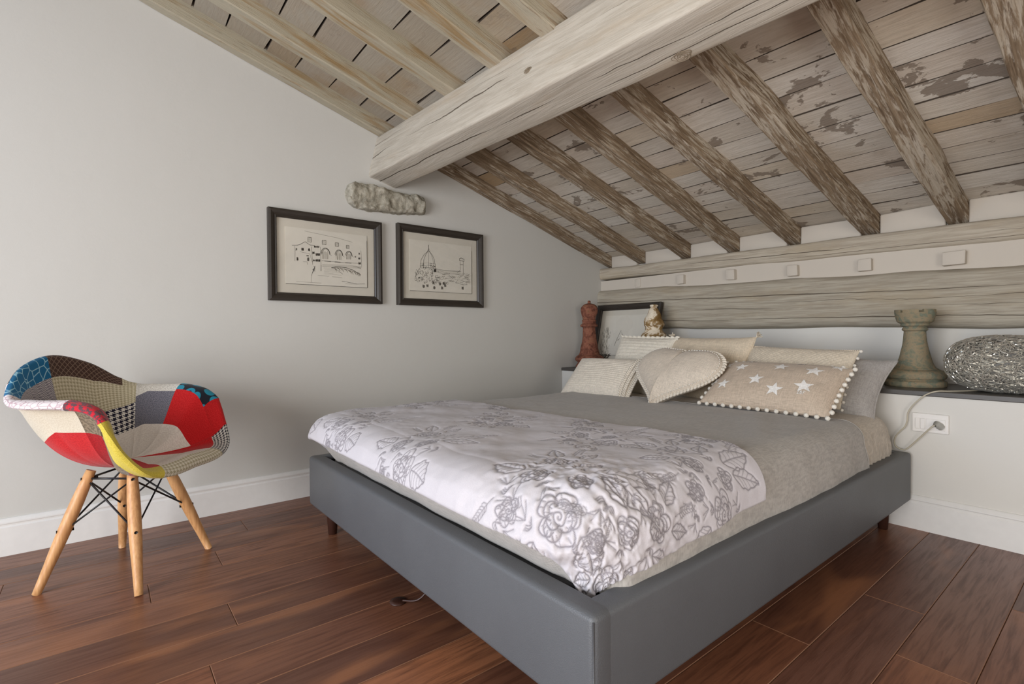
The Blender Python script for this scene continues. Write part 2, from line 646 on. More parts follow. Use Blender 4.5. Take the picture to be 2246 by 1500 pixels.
    gl.inputs['Roughness'].default_value = 0.03
    fr = k.n('ShaderNodeLayerWeight')
    fac = k.math('MULTIPLY_ADD', k.math('POWER', fr.outputs['Facing'], 5.0), 0.6, 0.035)
    ms = k.n('ShaderNodeMixShader')
    k.l(fac, ms.inputs[0]); k.l(tr.outputs[0], ms.inputs[1]); k.l(gl.outputs[0], ms.inputs[2])
    k.l(ms.outputs[0], out.inputs['Surface'])
    MT['glass'] = k.m

    # chess pieces
    def crusty(name, stops, sc=14, bs=0.006):
        k = NB(name)
        co = k.coord('Object')
        a = k.noise(co, sc, 6, 0.7, 0.4)
        b = k.noise(co, 120, 4, 0.7)
        c = k.ramp(a, stops)
        return k.done(c, 0.8, 0.2, normal=k.bump(b, bs*0.4, 0.6, k.bump(a, bs, 0.7)))
    MT['rust'] = crusty('rust_red_terracotta', [(0.3, S(70, 42, 33)), (0.45, S(122, 76, 60)), (0.56, S(150, 98, 78)), (0.70, S(122, 94, 64))], 26, 0.012)
    MT['flaky'] = crusty('flaking_cream_paint', [(0.40, S(128, 98, 56)), (0.49, S(160, 132, 92)), (0.53, S(226, 212, 190)), (0.75, S(236, 226, 206))], 12, 0.012)
    MT['verdigris'] = crusty('aged_bronze_green', [(0.3, S(94, 100, 88)), (0.43, S(126, 124, 104)), (0.52, S(148, 132, 106)), (0.60, S(112, 118, 102)), (0.72, S(136, 138, 122))], 16, 0.006)

    MT['wire'] = plain('silver_wire', S(206, 202, 192), 0.3, 0.5, 0.7)
    MT['wire_core'] = plain('smoked_glass_core', S(104, 101, 95), 0.5)
    MT['cord'] = plain('ivory_cord', S(190, 182, 162), 0.5)
    MT['plastic'] = plain('white_plastic', S(232, 228, 222), 0.3, 0.5)
    MT['plug'] = plain('clear_grey_plug', S(168, 166, 158), 0.35, 0.5)
    MT['window_glass'] = MT['glass']


build_materials()

# ------------------------------------------------------------------ the room
XR, YF = 4.40, -5.60          # right wall, front wall
RZ, RS = 1.659, 0.297         # rafter underside: z = RZ - RS*y


def roof(y):
    return RZ - RS*y


# floor and planks
V, F = box(0, XR, YF, 0.0, -0.06, -0.0145)
floor = solo('floor', V, F, MT['underfloor'], False, 'dark reddish-brown plank floor', None, None, 'structure')
PW = 0.1675
cache = {}
for k in range(27):
    x0 = 0.0185+(k-1)*PW
    x1 = min(x0+PW, XR)
    x0c = max(x0, 0.0)
    if x1-x0c < 0.01: continue
    w = round(x1-x0c, 4)
    if k == 15:
        cuts = [YF, -4.48, -2.68, -0.875, 0.0]
    else:
        cuts = [YF]
        y = YF+random.uniform(0.5, 1.9)
        while y < -0.35:
            cuts.append(round(y, 2)); y += 1.8
        cuts.append(0.0)
    for a, b in zip(cuts[:-1], cuts[1:]):
        L = round(b-a, 3)
        key = (w, L)
        if key not in cache:
            v, f = bbox(-w/2+0.0006, w/2-0.0006, -L/2+0.0005, L/2-0.0005, -0.014, 0.0, 0.0017, 1)
            me = mesh('plank', v, f, MT['plank'], False)
            me.materials.append(MT['underfloor'])
            for pl in me.polygons:
                if max(abs(c_) for c_ in pl.normal) < 0.95: pl.material_index = 1
            cache[key] = me
        o = link('plank', cache[key], floor)
        o.location = np.array([(x0c+x1)/2, (a+b)/2, 0.0])-ORIG[floor.name]

# walls
yb = 0.62
poly = [(YF-0.1, -0.06), (0.72, -0.06), (0.72, roof(0.72)+0.11), (YF-0.1, roof(YF-0.1)+0.11)]
V, F = prism(poly, 0, -0.12, 0.0)
solo('wall_left', V, F, MT['plaster'], False, 'pale grey painted gable wall', None, None, 'structure')
V, F = prism(poly, 0, XR, XR+0.12)
# right wall with an added window opening: built from four blocks
parts = []
wy0, wy1, wz0, wz1 = -3.0, -1.7, 0.4, 1.7
for a, b, c, d in ((YF-0.1, wy0, -0.06, None), (wy1, 0.72, -0.06, None)):
    parts.append(prism([(a, c), (b, c), (b, roof(b)+0.11), (a, roof(a)+0.11)], 0, XR, XR+0.12))
parts.append(prism([(wy0, -0.06), (wy1, -0.06), (wy1, wz0), (wy0, wz0)], 0, XR, XR+0.12))
parts.append(prism([(wy0, wz1), (wy1, wz1), (wy1, roof(wy1)+0.11), (wy0, roof(wy0)+0.11)], 0, XR, XR+0.12))
V, F = join(parts)
solo('wall_right', V, F, MT['plaster'], False, 'plain painted side wall', None, None, 'structure')
# front wall with two glazed door openings
parts = []
zt = roof(YF)+0.11
xs = [0.0, 0.27, 0.93, 1.35, 3.65, XR]
for i, (a, b) in enumerate(zip(xs[:-1], xs[1:])):
    if i == 1:
        parts.append(box(a, b, YF-0.1, YF, 1.90, zt))
        parts.append(box(a, b, YF-0.1, YF, -0.06, 0.90))
    elif i == 3:
        parts.append(box(a, b, YF-0.1, YF, 1.95, zt))
        parts.append(box(a, b, YF-0.1, YF, -0.06, 0.06))
    else:
        parts.append(box(a, b, YF-0.1, YF, -0.06, zt))
V, F = join(parts)
solo('wall_front', V, F, MT['plaster'], False, 'plain painted front wall', None, None, 'structure')


def window(name, axis, c, a0, a1, z0, z1):
    def bx(p0, p1, q0, q1, t=0.05):
        return box(p0, p1, c-t/2, c+t/2, q0, q1) if axis == 1 else box(c-t/2, c+t/2, p0, p1, q0, q1)
    fr = 0.05
    m = (a0+a1)/2
    V, F = join([bx(a0, a1, z0, z0+fr), bx(a0, a1, z1-fr, z1), bx(a0, a0+fr, z0+fr, z1-fr), bx(a1-fr, a1, z0+fr, z1-fr), bx(m-fr/2, m+fr/2, z0+fr, z1-fr)])
    w = solo(name, V, F, MT['trim'], False, 'white framed glazed opening', None, None, 'structure')
    for p, q in ((a0+fr, m-fr/2), (m+fr/2, a1-fr)):
        V, F = bx(p, q, z0+fr, z1-fr, 0.004)
        wpart('pane', V, F, MT['glass'], w, False)


window('window_1', 1, YF-0.07, 1.35, 3.65, 0.06, 1.95)
window('window_3', 1, YF-0.07, 0.27, 0.93, 0.90, 1.90)
window('added_window_2', 0, XR+0.07, wy0, wy1, wz0, wz1)  # invented opening to hold the added side fill

# back wall: low wall in front, recess above it, top set back between the rafter ends
SH0, SH1 = 0.612, 0.636
V, F = prism([(0.0, -0.06), (0.72, -0.06), (0.72, SH0), (0.0, SH0)], 0, 0.0, XR)
solo('wall_headboard', V, F, MT['plaster_warm'], False, 'low white wall behind the bed head', None, None, 'structure')
V, F = prism([(0.50, SH0), (0.72, SH0), (0.72, 1.78), (0.585, 1.78), (0.585, 1.362), (0.478, 1.362), (0.478, 1.14), (0.50, 1.14)], 0, 0.0, XR)
wbk = solo('wall_back', V, F, MT['plaster_warm'], False, 'white recessed back wall above the shelf', None, None, 'structure')
wbk.data.materials.append(MT['whitewash'])
for pl in wbk.data.polygons:
    if 1.2 < pl.center[2]+SH0 < 1.3 and pl.normal[1] < -0.5: pl.material_index = 1
V, F = bbox(0.0, XR, -0.012, 0.50, SH0, SH1, 0.003, 1)
solo('stone_shelf', V, F, MT['slate'], False, 'dark slate slab capping the low wall behind the bed', 'shelf')

# rough plaster fillings between rafter ends and between plate and log are one set-back strip each
# baseboards
bp = [(0.0, 0.0), (0.018, 0.0), (0.018, 0.118), (0.014, 0.124), (0.0145, 0.130), (0.017, 0.134), (0.017, 0.139), (0.010, 0.150), (0.006, 0.154), (0.0, 0.154)]
V, F = prism(bp, 1, YF, 0.0)
solo('baseboard_left', V, F, MT['trim'], False, 'tall white moulded baseboard on the left wall', None, None, 'structure')
V, F = prism([(-a, z) for a, z in bp], 0, 0.018, XR)
solo('baseboard_back', V, F, MT['trim'], False, 'tall white moulded baseboard under the shelf wall', None, None, 'structure')

# ceiling slab and boards
BO = 0.088       # boards above the rafter underside
V, F = prism([(YF-0.1, roof(YF-0.1)+BO+0.03), (0.72, roof(0.72)+BO+0.03), (0.72, roof(0.72)+BO+0.09), (YF-0.1, roof(YF-0.1)+BO+0.09)], 0, -0.12, XR+0.12)
ceil = solo('ceiling', V, F, MT['gap'], False, 'sloping whitewashed board ceiling', None, None, 'structure')

# rafters: (x high end at y=-2.5, x low end at y=.58, width)
RAF = [(0.030, 0.028, 0.056), (0.362, 0.365, 0.080), (0.755, 0.775, 0.084), (1.118, 1.150, 0.086), (1.415, 1.552, 0.080),
       (1.80, 1.970, 0.090), (2.245, 2.352, 0.088), (2.60, 2.775, 0.10), (3.02, 3.17, 0.09), (3.45, 3.58, 0.09), (3.88, 3.99, 0.09)]


def rx(i, y):
    a, b, w = RAF[i]
    return a+(b-a)*(y+2.5)/3.08


ORD = ['running along the left wall', 'second from the left wall', 'third from the left wall', 'fourth from the left wall', 'fifth from the left wall',
       'sixth from the left wall', 'seventh from the left wall, pale with flaking paint', 'eighth from the left wall, cut by the top right corner',
       'ninth from the left wall', 'tenth from the left wall', 'eleventh from the left wall']
for i, (a, b, w) in enumerate(RAF):
    ys = np.linspace(YF, 0.582, 150)
    sec = np.array([(-.5, 0.12), (-.5, 0.05), (-.5, 0.007), (-.45, 0.0), (0, 0.0), (.45, 0.0), (.5, 0.007), (.5, 0.05), (.5, 0.12)])
    P = np.zeros((len(ys), len(sec), 3))
    for j, y in enumerate(ys):
        P[j, :, 0] = rx(i, y)+sec[:, 0]*w
        P[j, :, 1] = y
        P[j, :, 2] = roof(y)+sec[:, 1]-(0.0105*rx(i, y)*min(max((y+1.5)/2.1, 0), 1)*(sec[:, 1] < 0.1))
    ph = i*3.1
    n1 = fbm(P+[ph, 0, 0], (3, 3.0, 5), 3+i, 3)
    n2 = fbm(P+[0, 0, ph], (5, 3.0, 3), 90+i, 3)
    low = (sec[:, 1] < 0.1)[None, :]
    amp = 0.0042 if i else 0.003
    P[..., 0] += n1*amp*low
    P[..., 2] += n2*amp*low
    # waney swellings
    sw = 0.010*np.exp(-((ys-(-0.35+0.37*math.sin(i*2.3)))/0.16)**2)
    P[:, 6:, 0] += sw[:, None]*(i > 0)
    if i == 0:
        P[..., 0] = np.maximum(P[..., 0], 0.0005)
    P[..., 1] = ys[:, None]
    V = P.reshape(-1, 3)
    F = gridF(len(ys), len(sec), False, True, flip=True)
    m = len(sec)
    F += [tuple(range(m)), tuple(range((len(ys)-1)*m, len(ys)*m))[::-1]]
    o = solo('rafter', V, F, MT['rafter'], False, 'old wooden ceiling rafter, '+ORD[i], 'rafter', 'sloping ceiling rafters')

# boards, bay by bay
for i in range(9):
    y = 0.585
    rr = random.Random(100+i)
    while y > -2.95:
        d = rr.uniform(0.105, 0.150) if y > -1.4 else rr.uniform(0.135, 0.20)
        y0 = y-d
        g = 0.0028 if y > -1.4 else 0.0045
        zj = rr.uniform(-0.0018, 0.0018)
        xa0, xa1 = rx(i, y0)+0.0, rx(i+1, y0)
        xb0, xb1 = rx(i, y)+0.0, rx(i+1, y)
        if i == 0: xa0 = xb0 = 0.001
        sk = rr.uniform(-0.006, 0.006); sk2 = rr.uniform(-0.006, 0.006)
        v = []
        for dz in (0, 0.018):
            for (x, yy) in ((xa0, y0+g+sk), (xa1, y0+g-sk), (xb1, y-g-sk2), (xb0, y-g+sk2)):
                v.append((x, yy, roof(yy)+BO+zj+dz))
        f = [(0, 3, 2, 1), (4, 5, 6, 7), (0, 1, 5, 4), (1, 2, 6, 5), (2, 3, 7, 6), (3, 0, 4, 7)]
        bo = wpart('board', np.array(v), f, MT['board'], ceil, False)
        bo.data.materials.append(MT['gap'])
        for pl in list(bo.data.polygons)[2:]: pl.material_index = 1  # board sides darkened to keep the seams in painted shade
        y = y0

# main beam: section tilted with the roof, slightly askew to the wall
def log_mesh(x0, x1, n, secf, amp, seed, fx=2.2):
    xs = np.linspace(x0, x1, n)
    P = np.array([[(x, p, q) for p, q in secf(x)] for x in xs])
    cen = P.mean(1, keepdims=True)
    dirs = P-cen
    dirs /= np.linalg.norm(dirs, axis=2, keepdims=True)+1e-9
    dirs[..., 0] = 0
    nz = fbm(P, (fx, 11, 11), seed, 3)
    P = P+dirs*(nz*amp)[..., None]
    m = P.shape[1]
    F = gridF(n, m, False, True)
    F += [tuple(range(m))[::-1], tuple(range((n-1)*m, n*m))]
    return P.reshape(-1, 3), F


def rrect(w, h, r, k=3, e=6):
    """rounded rectangle with points along each edge, counter-clockwise from bottom left"""
    pts = []
    for cx, cy, a0 in ((w/2-r, -h/2+r, -90), (w/2-r, h/2-r, 0), (-w/2+r, h/2-r, 90), (-w/2+r, -h/2+r, 180)):
        arc = [(cx+r*math.cos(math.radians(a0+90*s/k)), cy+r*math.sin(math.radians(a0+90*s/k))) for s in range(k+1)]
        if pts:
            p, q = pts[-1], arc[0]
            pts += [(p[0]+(q[0]-p[0])*s/e, p[1]+(q[1]-p[1])*s/e) for s in range(1, e)]
        pts += arc
    p, q = pts[-1], pts[0]
    pts += [(p[0]+(q[0]-p[0])*s/e, p[1]+(q[1]-p[1])*s/e) for s in range(1, e)]
    return np.array(pts)


BA = -math.radians(13.0)


def beam_sec(x):
    s = rrect(0.185, 0.262, 0.012)
    c, sn = math.cos(BA), math.sin(BA)
    # front lower corner at (-1.634, 1.868) on the wall
    fy, fz = -1.634+0.052*x, 1.868
    ly, lz = -0.0925, -0.131
    oy, oz = fy-(ly*c-lz*sn), fz-(ly*sn+lz*c)
    return [(oy+p*c-q*sn, oz+p*sn+q*c) for p, q in s]


V, F = log_mesh(0.0005, XR-0.001, 260, beam_sec, 0.0045, 21)
mb = solo('main_beam', V, F, MT['beam'], True, 'massive square limed timber beam crossing the sloping ceiling', 'beam')

# knots on the beam
for (x, y, z), n_, r_ in (((1.37, -1.5355, 1.985), (0, -1, 0.23), 0.013), ((1.985, -1.380, 1.8325), (0, -0.23, -1), 0.022), ((1.93, -1.5125, 1.953), (0, -1, 0.23), 0.012)):
    n_ = np.array(n_, float); n_ /= np.linalg.norm(n_)
    b_ = np.cross(n_, (1, 0, 0))
    parts = []
    for q_ in range(4):
        rr_ = r_*(1-0.24*q_)
        a_ = np.linspace(0, 2*PI, 26, endpoint=False)
        wob_ = 1+0.10*np.sin(3*a_+q_)+0.07*np.sin(5*a_+2*q_)
        loop_ = np.array([x, y, z])+np.outer(np.cos(a_)*wob_*rr_*1.5, (1, 0, 0))+np.outer(np.sin(a_)*wob_*rr_, b_)
        parts.append(tube(loop_, 0.0016, 5, True))
    V, F = join(parts)
    wpart('knot', V, F, MT['knot'], mb)


def plate_sec(x):
    zt, zb = 1.470-0.0085*x, 1.377-0.0150*x
    s = rrect(0.12, zt-zb, 0.022)
    return [(0.520+p, (zt+zb)/2+q) for p, q in s]


V, F = log_mesh(0.001, XR-0.001, 170, plate_sec, 0.006, 41, 2.5)
solo('timber_plate', V, F, MT['plate'], True, 'slim limed timber plate under the rafter ends', 'beam')


def biglog_sec(x):
    zt, zb = 1.284-0.029*x, 0.944-0.005*x+0.008*math.sin(2.1*x)
    s = rrect(0.13, zt-zb, 0.05, 5)
    return [(0.492+p, (zt+zb)/2+q) for p, q in s]


V, F = log_mesh(0.001, XR-0.001, 220, biglog_sec, 0.012, 57, 1.6)
solo('log_beam', V, F, MT['log'], True, 'thick limed log beam set in the wall above the shelf', 'beam')

# plaster fillings between rafter ends, and between plate and log, with the protruding peg ends
for i in range(9):
    x0, x1 = rx(i, 0.58)+RAF[i][2]/2+0.002, rx(i+1, 0.58)-RAF[i+1][2]/2-0.002
    V, F = bbox(x0, x1, 0.548, 0.60, 1.45, roof(0.55)+BO-0.006, 0.008, 2)
    V[:, 1] += 0.006*vnoise(V, (14, 14, 14), 5+i)
    V[:, 2] += 0.008*vnoise(V, (9, 0, 0), 15+i)*(V[:, 2] > 1.55)
    solo('plaster_infill', V, F, MT['whitewash'], True,
         'whitewashed plaster filling between rafters %s and %s above the wall plate' % (('one', 'two', 'three', 'four', 'five', 'six', 'seven', 'eight', 'nine', 'ten')[i], ('one', 'two', 'three', 'four', 'five', 'six', 'seven', 'eight', 'nine', 'ten')[i+1]),
         'infill', 'plaster fillings between the rafter ends')
PB = [(0.392, 1.319, .05, .006), (0.795, 1.312, .055, .022), (1.184, 1.309, .06, .024), (1.585, 1.296, .062, .024), (1.971, 1.288, .066, .024), (2.358, 1.280, .09, .03)]
PN = ['nearest the left wall, nearly flush', 'second from the left wall', 'third from the left wall', 'fourth from the left wall', 'fifth from the left wall', 'widest of its row, above the rook']
for j, (x, z, s, d) in enumerate(PB):
    V, F = bbox(x-s/2, x+s/2, 0.478-d*1.5, 0.50, z-0.038, z+0.03, 0.004, 2)
    V = V+0.004*np.stack([vnoise(V, (30, 30, 30), 60+j), 0*V[:, 0], vnoise(V, (30, 30, 30), 70+j)], -1)
    solo('joist_end', V, F, MT['whitewash'], True, 'small square limed joist end, '+PN[j], 'joist end', 'joist ends between plate and log')

# stone corbel under the beam
y0, y1, zc = -1.782, -1.254, 0.0
nu, nv = 70, 40
P = np.zeros((nu, nv, 3))
for i in range(nu):
    t = i/(nu-1)
    yy = y0+(y1-y0)*t
    zt = np.interp(t, [0, .03, .10, .25, .6, .9, .97, 1], [1.755, 1.795, 1.816, 1.815, 1.800, 1.806, 1.795, 1.780])
    zb = np.interp(t, [0, .03, .10, .25, .45, .62, .75, 1], [1.735, 1.690, 1.664, 1.655, 1.665, 1.668, 1.676, 1.690])
    dep = 0.055*min(1, (min(t, 1-t)/0.05)**0.5) if 0 < t < 1 else 0.0
    for j in range(nv):
        a = PI*j/(nv-1)
        ce = math.copysign(abs(math.cos(a))**0.55, math.cos(a))
        P[i, j] = (max(0.0, dep*math.sin(a)**0.5), yy, (zt+zb)/2-(zt-zb)/2*ce)
nz = fbm(P, (24, 24, 24), 9, 4)
P[..., 0] += 0.016*nz*(P[..., 0] > 0.004)
P[..., 2] += 0.006*nz
P[..., 0] = np.maximum(P[..., 0], -0.01)
solo('stone_corbel', P.reshape(-1, 3), gridF(nu, nv, flip=False), MT['stone'], True, 'rough grey stone block set in the wall under the beam end', 'stone')

# ------------------------------------------------------------------ bed
BX0, BX1, BY0, BY1, BZ0, BZ1 = 0.560, 2.300, -2.177, -0.03, 0.130, 0.353
RT_ = 0.065
bed = thing('bed_frame', (1.43, -1.1, 0), 'low grey leatherette storage bed frame on short dark legs', 'bed')


def rail(x0, x1, y0, y1):
    V, F = bbox(x0, x1, y0, y1, BZ0, BZ1, 0.015, 4)
    return V, F


def subdiv_rail(V, F, name):
    o = wpart(name, V, F, MT['leather'], bed)
    return o


subdiv_rail(*rail(BX0, BX1, BY0, BY0+RT_), 'foot_rail')
subdiv_rail(*rail(BX1-RT_, BX1, BY0+RT_-0.03, BY1), 'side_rail')
subdiv_rail(*rail(BX0, BX0+RT_, BY0+RT_-0.03, BY1), 'side_rail')
subdiv_rail(*rail(BX0+RT_-0.03, BX1-RT_+0.03, BY1-RT_, BY1), 'head_rail')
# corner piping
V, F = tube([(BX1-0.0045, BY0+0.0045, BZ0+0.012), (BX1-0.0045, BY0+0.0045, BZ1-0.012)], 0.0022, 6)
wpart('corner_seam', V, F, MT['leather'], bed)
V, F = box(BX0+RT_-0.02, BX1-RT_+0.02, BY0+RT_-0.02, BY1-RT_+0.02, 0.16, 0.20)
wpart('slat_base', V, F, MT['lining'], bed, False)
# black steel tube of the slatted base showing at the foot corners
c = []
x0, x1, y0, y1, r = BX0+RT_+0.012, BX1-RT_-0.012, BY0+RT_+0.012, BY1-RT_-0.02, 0.09
for cx, cy, a0 in ((x1-r, y0+r, -90), (x1-r, y1-r, 0), (x0+r, y1-r, 90), (x0+r, y0+r, 180)):
    for s in range(9):
        a = math.radians(a0+90*s/8)
        c.append((cx+r*math.cos(a), cy+r*math.sin(a), 0.335))
V, F = tube(c, 0.012, 8, True)
wpart('steel_tube', V, F, MT['black_metal'], bed)
V, F = join([box(BX0+RT_-0.004, BX1-RT_+0.004, BY0+RT_-0.004, BY0+RT_+0.001, 0.19, 0.338), box(BX0+RT_-0.004, BX0+RT_+0.001, BY0+RT_, BY1-RT_, 0.19, 0.338),
             box(BX1-RT_-0.001, BX1-RT_+0.004, BY0+RT_, BY1-RT_, 0.19, 0.338)])
wpart('inner_lining', V, F, MT['lining'], bed, False)
V, F = tube([(0.668, -2.035, 0.352), (0.70, -2.06, 0.36)], 0.011, 8)
wpart('bracket', V, F, MT['plug'], bed)
for x, y in ((0.645, -2.10), (2.215, -2.10), (0.645, -0.12), (2.215, -0.12)):
    V, F = lathe([(0.017, 0), (0.019, 0.002), (0.028, 0.13), (0.028, 0.135)], 20, (x, y, 0))
    wpart('leg', V, F, MT['dark_wood'], bed)
# thin central support foot seen under the foot rail
pt = smooth_prof([(1.47, -2.05, 0.135), (1.47, -2.07, 0.06), (1.45, -2.10, 0.02), (1.40, -2.13, 0.008)], 5)
V, F = tube(pt, 0.004, 6)
V2, F2 = lathe([(0.0, 0), (0.028, 0.0), (0.028, 0.004), (0.016, 0.007), (0.0, 0.008)], 18, (1.385, -2.14, 0))
V, F = join([(V, F), (V2, F2)])
wpart('support_foot', V, F, MT['dark_wood'], bed)

# ---- mattress and covers share one drape function
MX0, MX1, MY0, MY1, MTOP, MR = 0.615, 2.246, -2.166, -0.055, 0.530, 0.075


def sdf_rr(px, py, x0, x1, y0, y1, rc):
    cx, cy, hx, hy = (x0+x1)/2, (y0+y1)/2, (x1-x0)/2-rc, (y1-y0)/2-rc
    qx, qy = np.abs(px-cx)-hx, np.abs(py-cy)-hy
    sx, sy = np.sign(px-cx), np.sign(py-cy)
    ox, oy = np.maximum(qx, 0), np.maximum(qy, 0)
    L = np.hypot(ox, oy)
    d = L+np.minimum(np.maximum(qx, qy), 0)-rc
    corner = (qx > 0) & (qy > 0)
    nx = np.where(corner, ox/(L+1e-9), np.where(qx > qy, 1.0, 0.0))*sx
    ny = np.where(corner, oy/(L+1e-9), np.where(qx > qy, 0.0, 1.0))*sy
    return d, nx, ny


def drape(px, py, off=0.0, top=MTOP, R=MR, dmax=9.0, bulge=0.012, outslope=0.0):
    d, nx, ny = sdf_rr(px, py, MX0+R, MX1-R, MY0+R, MY1-R, 0.07)
    dd = np.clip(d, 0, dmax)
    a = np.minimum(dd/(R+off), PI/2)
    ex = np.maximum(dd-(R+off)*PI/2, 0)
    out = (R+off)*np.sin(a)+bulge*np.sin(PI*np.clip(ex/0.16, 0, 1))+outslope*ex-0.82*ex*np.clip(-ny, 0, 1)
    z = top+off-(R+off)*(1-np.cos(a))-ex
    bx, by = px-nx*np.maximum(d, 0), py-ny*np.maximum(d, 0)
    X, Y = bx+nx*out, by+ny*out
    N = np.stack([nx*np.sin(a), ny*np.sin(a), np.cos(a)], -1)
    return np.stack([X, Y, z], -1), N


ext = MR*(PI/2-1)+0.25
gx = np.linspace(MX0-ext, MX1+ext, 120)
gy = np.linspace(MY0-ext, MY1+ext, 120)
PX, PY = np.meshgrid(gx, gy, indexing='ij')
P, N = drape(PX, PY, 0.0, dmax=MR*PI/2+0.235)
wr = fbm(P, (7, 7, 3), 31, 3)
P += N*(0.004*wr)[..., None]
# tucked gathers on the head corner sheet
P += N*(0.004*np.sin(P[..., 1]*120+4*vnoise(P, (6, 6, 20), 8))*(P[..., 2] < 0.48)*(P[..., 0] > 2.1)*(P[..., 1] > -0.6))[..., None]
solo('mattress', P.reshape(-1, 3), gridF(120, 120), MT['linen_sheet'], True, 'mattress in a fitted taupe sheet, bare at the head corner', 'mattress')

# grey bedspread, open at the head
def spread_edge(px):
    return -0.515+0.02*np.sin(px*3.0)


nx_, ny_ = 190, 170
ext = MR*(PI/2-1)+0.19
gx = np.linspace(MX0-ext, MX1+ext, nx_)
t = np.linspace(0, 1, ny_)
PX, T = np.meshgrid(gx, t, indexing='ij')
PY = (MY0-ext)+(spread_edge(PX)-(MY0-ext))*T


def spread(off):
    P, N = drape(PX, PY, off, dmax=MR*PI/2+0.165, bulge=0.016)
    low = fbm(np.stack([PX, PY, 0*PX], -1), (5, 5, 1), 77, 3)
    fold = np.sin(PX*26+PY*9+2.5*vnoise(np.stack([PX, PY, 0*PX], -1), (4, 4, 1), 5))
    side = np.clip((MTOP-P[..., 2])/0.08, 0, 1)
    h = 0.0045*low+0.0035*side*fold*(0.5+0.5*vnoise(np.stack([PX, PY, 0*PX], -1), (3, 3, 1), 6))
    # long soft pull fold running from the right edge toward the foot
    q = (PX-2.03)*0.9+(PY+0.95)*0.42
    h = h+0.010*np.exp(-(q/0.045)**2)*np.clip((PY+1.5)/0.5, 0, 1)*np.clip((-0.55-PY)/0.2, 0, 1)
    P = P+N*h[..., None]
    return P


A = spread(0.010); B = spread(0.004)
Pt = np.stack([A, B], 0)
F1 = gridF(nx_, ny_)
F2 = [tuple(k+nx_*ny_ for k in f[::-1]) for f in gridF(nx_, ny_)]
E_ = []
for i in range(nx_-1):
    a, b = i*ny_+ny_-1, (i+1)*ny_+ny_-1
    E_.append((a, b, b+nx_*ny_, a+nx_*ny_))
    a, b = i*ny_, (i+1)*ny_
    E_.append((b, a, a+nx_*ny_, b+nx_*ny_))
for j in range(ny_-1):
    a, b = j, j+1
    E_.append((a, b, b+nx_*ny_, a+nx_*ny_))
    a, b = (nx_-1)*ny_+j, (nx_-1)*ny_+j+1
    E_.append((b, a, a+nx_*ny_, b+nx_*ny_))
bs = solo('bedspread', Pt.reshape(-1, 3), F1+F2+E_, MT['linen_grey'], True, 'grey linen bedspread tucked over the mattress', 'bedspread')
# stitched hem along the head edge
hem = A[:, -1, :]
hem = hem[4:-4]
V, F = tube(hem+np.array([0, 0, 0.0]), 0.0022, 6)
wpart('hem', V, F, MT['linen_grey'], bs)

# ---- quilt
QX0, QX1 = 0.535, 2.392       # plan extent across the bed (overhang included)
QN, QM = 860, 400
ux = np.linspace(0, 1, QN)
vy = np.linspace(0, 1, QM)
U, W = np.meshgrid(ux, vy, indexing='ij')
foot = np.interp(ux, [0, .10, .30, .60, .80, .92, 1.0], [-2.215, -2.228, -2.232, -2.236, -2.240, -2.248, -2.245])
head = np.interp(ux, [0, .15, .5, .8, .93, 1.0], [-1.455, -1.437, -1.415, -1.40, -1.405, -1.42])
QPX = QX0+(QX1-QX0)*U
QPX = QPX-0.055*(W-0.15)*np.clip((U-0.75)/0.25, 0, 1)
QPY = foot[:, None]+(head-foot)[:, None]*W
STROKES = []


def stroke(pts, w=1.0):
    STROKES.append((np.array(pts, float), w))


def rot(p, a):
    c, s = math.cos(a), math.sin(a)
    p = np.array(p, float)
    return np.stack([p[:, 0]*c-p[:, 1]*s, p[:, 0]*s+p[:, 1]*c], -1)


def rose(cx, cy, r, a0, R):
    # folded heart
    t = np.linspace(0.6, 3.3*PI, 34)
    q = np.stack([np.cos(t)*t*(1+0.12*np.sin(3*t)), np.sin(t)*t*0.85], -1)/(3.3*PI)*r*0.36
    stroke(rot(q, a0)+[cx, cy], 1.0)
    # overlapping petals, each an irregular open curve with inner shading strokes
    for ring, (rad, n) in enumerate(((0.55, 3), (0.80, 4), (1.02, 5))):
        ph = R.uniform(0, 6.28)
        for k in range(n):
            c0 = ph+2*PI*(k+R.uniform(-0.12, 0.12))/n
            wd = 2*PI/n*R.uniform(0.50, 0.66)
            rd = rad*R.uniform(0.88, 1.1)
            s = np.linspace(-1, 1, 14)
            f1, f2 = R.uniform(2, 5), R.uniform(0, 6)
            rr = r*rd*(1-0.45*np.abs(s)**3.0+0.06*np.sin(s*f1+f2))
            an = c0+s*wd
            stroke(np.stack([cx+rr*np.cos(an), cy+rr*np.sin(an)], -1), R.uniform(0.8, 1.15))
            for e in range(R.randint(2, 5)):
                b_ = c0+R.uniform(-0.7, 0.7)*wd
                r0_ = r*rd*R.uniform(0.62, 0.78); r1_ = r*rd*R.uniform(0.84, 0.95)
                stroke([(cx+r0_*math.cos(b_), cy+r0_*math.sin(b_)), (cx+r1_*math.cos(b_+0.06), cy+r1_*math.sin(b_+0.06))], R.uniform(0.5, 0.8))


def leaf(cx, cy, L, w, a, R, veins=6):
    s = np.linspace(0, 1, 16)
    prof = w*np.sin(PI*s**0.8)*(1+0.10*np.sin(s*26))
    for sg in (-1, 1):
        stroke(rot(np.stack([s*L, sg*prof], -1), a)+[cx, cy], 1.0)
    stroke(rot(np.stack([s*L, 0.06*w*np.sin(s*5)], -1), a)+[cx, cy], 0.9)
    for k in range(1, veins):
        q = k/veins
        for sg in (-1, 1):
            e = np.array([(q*L, 0), (min(q+0.10, 1)*L, sg*w*0.55*math.sin(PI*q**0.8)), (min(q+0.17, 1)*L, sg*w*0.88*math.sin(PI*min(q+.1, 1)**0.8))])
            stroke(rot(e, a)+[cx, cy], 0.6)


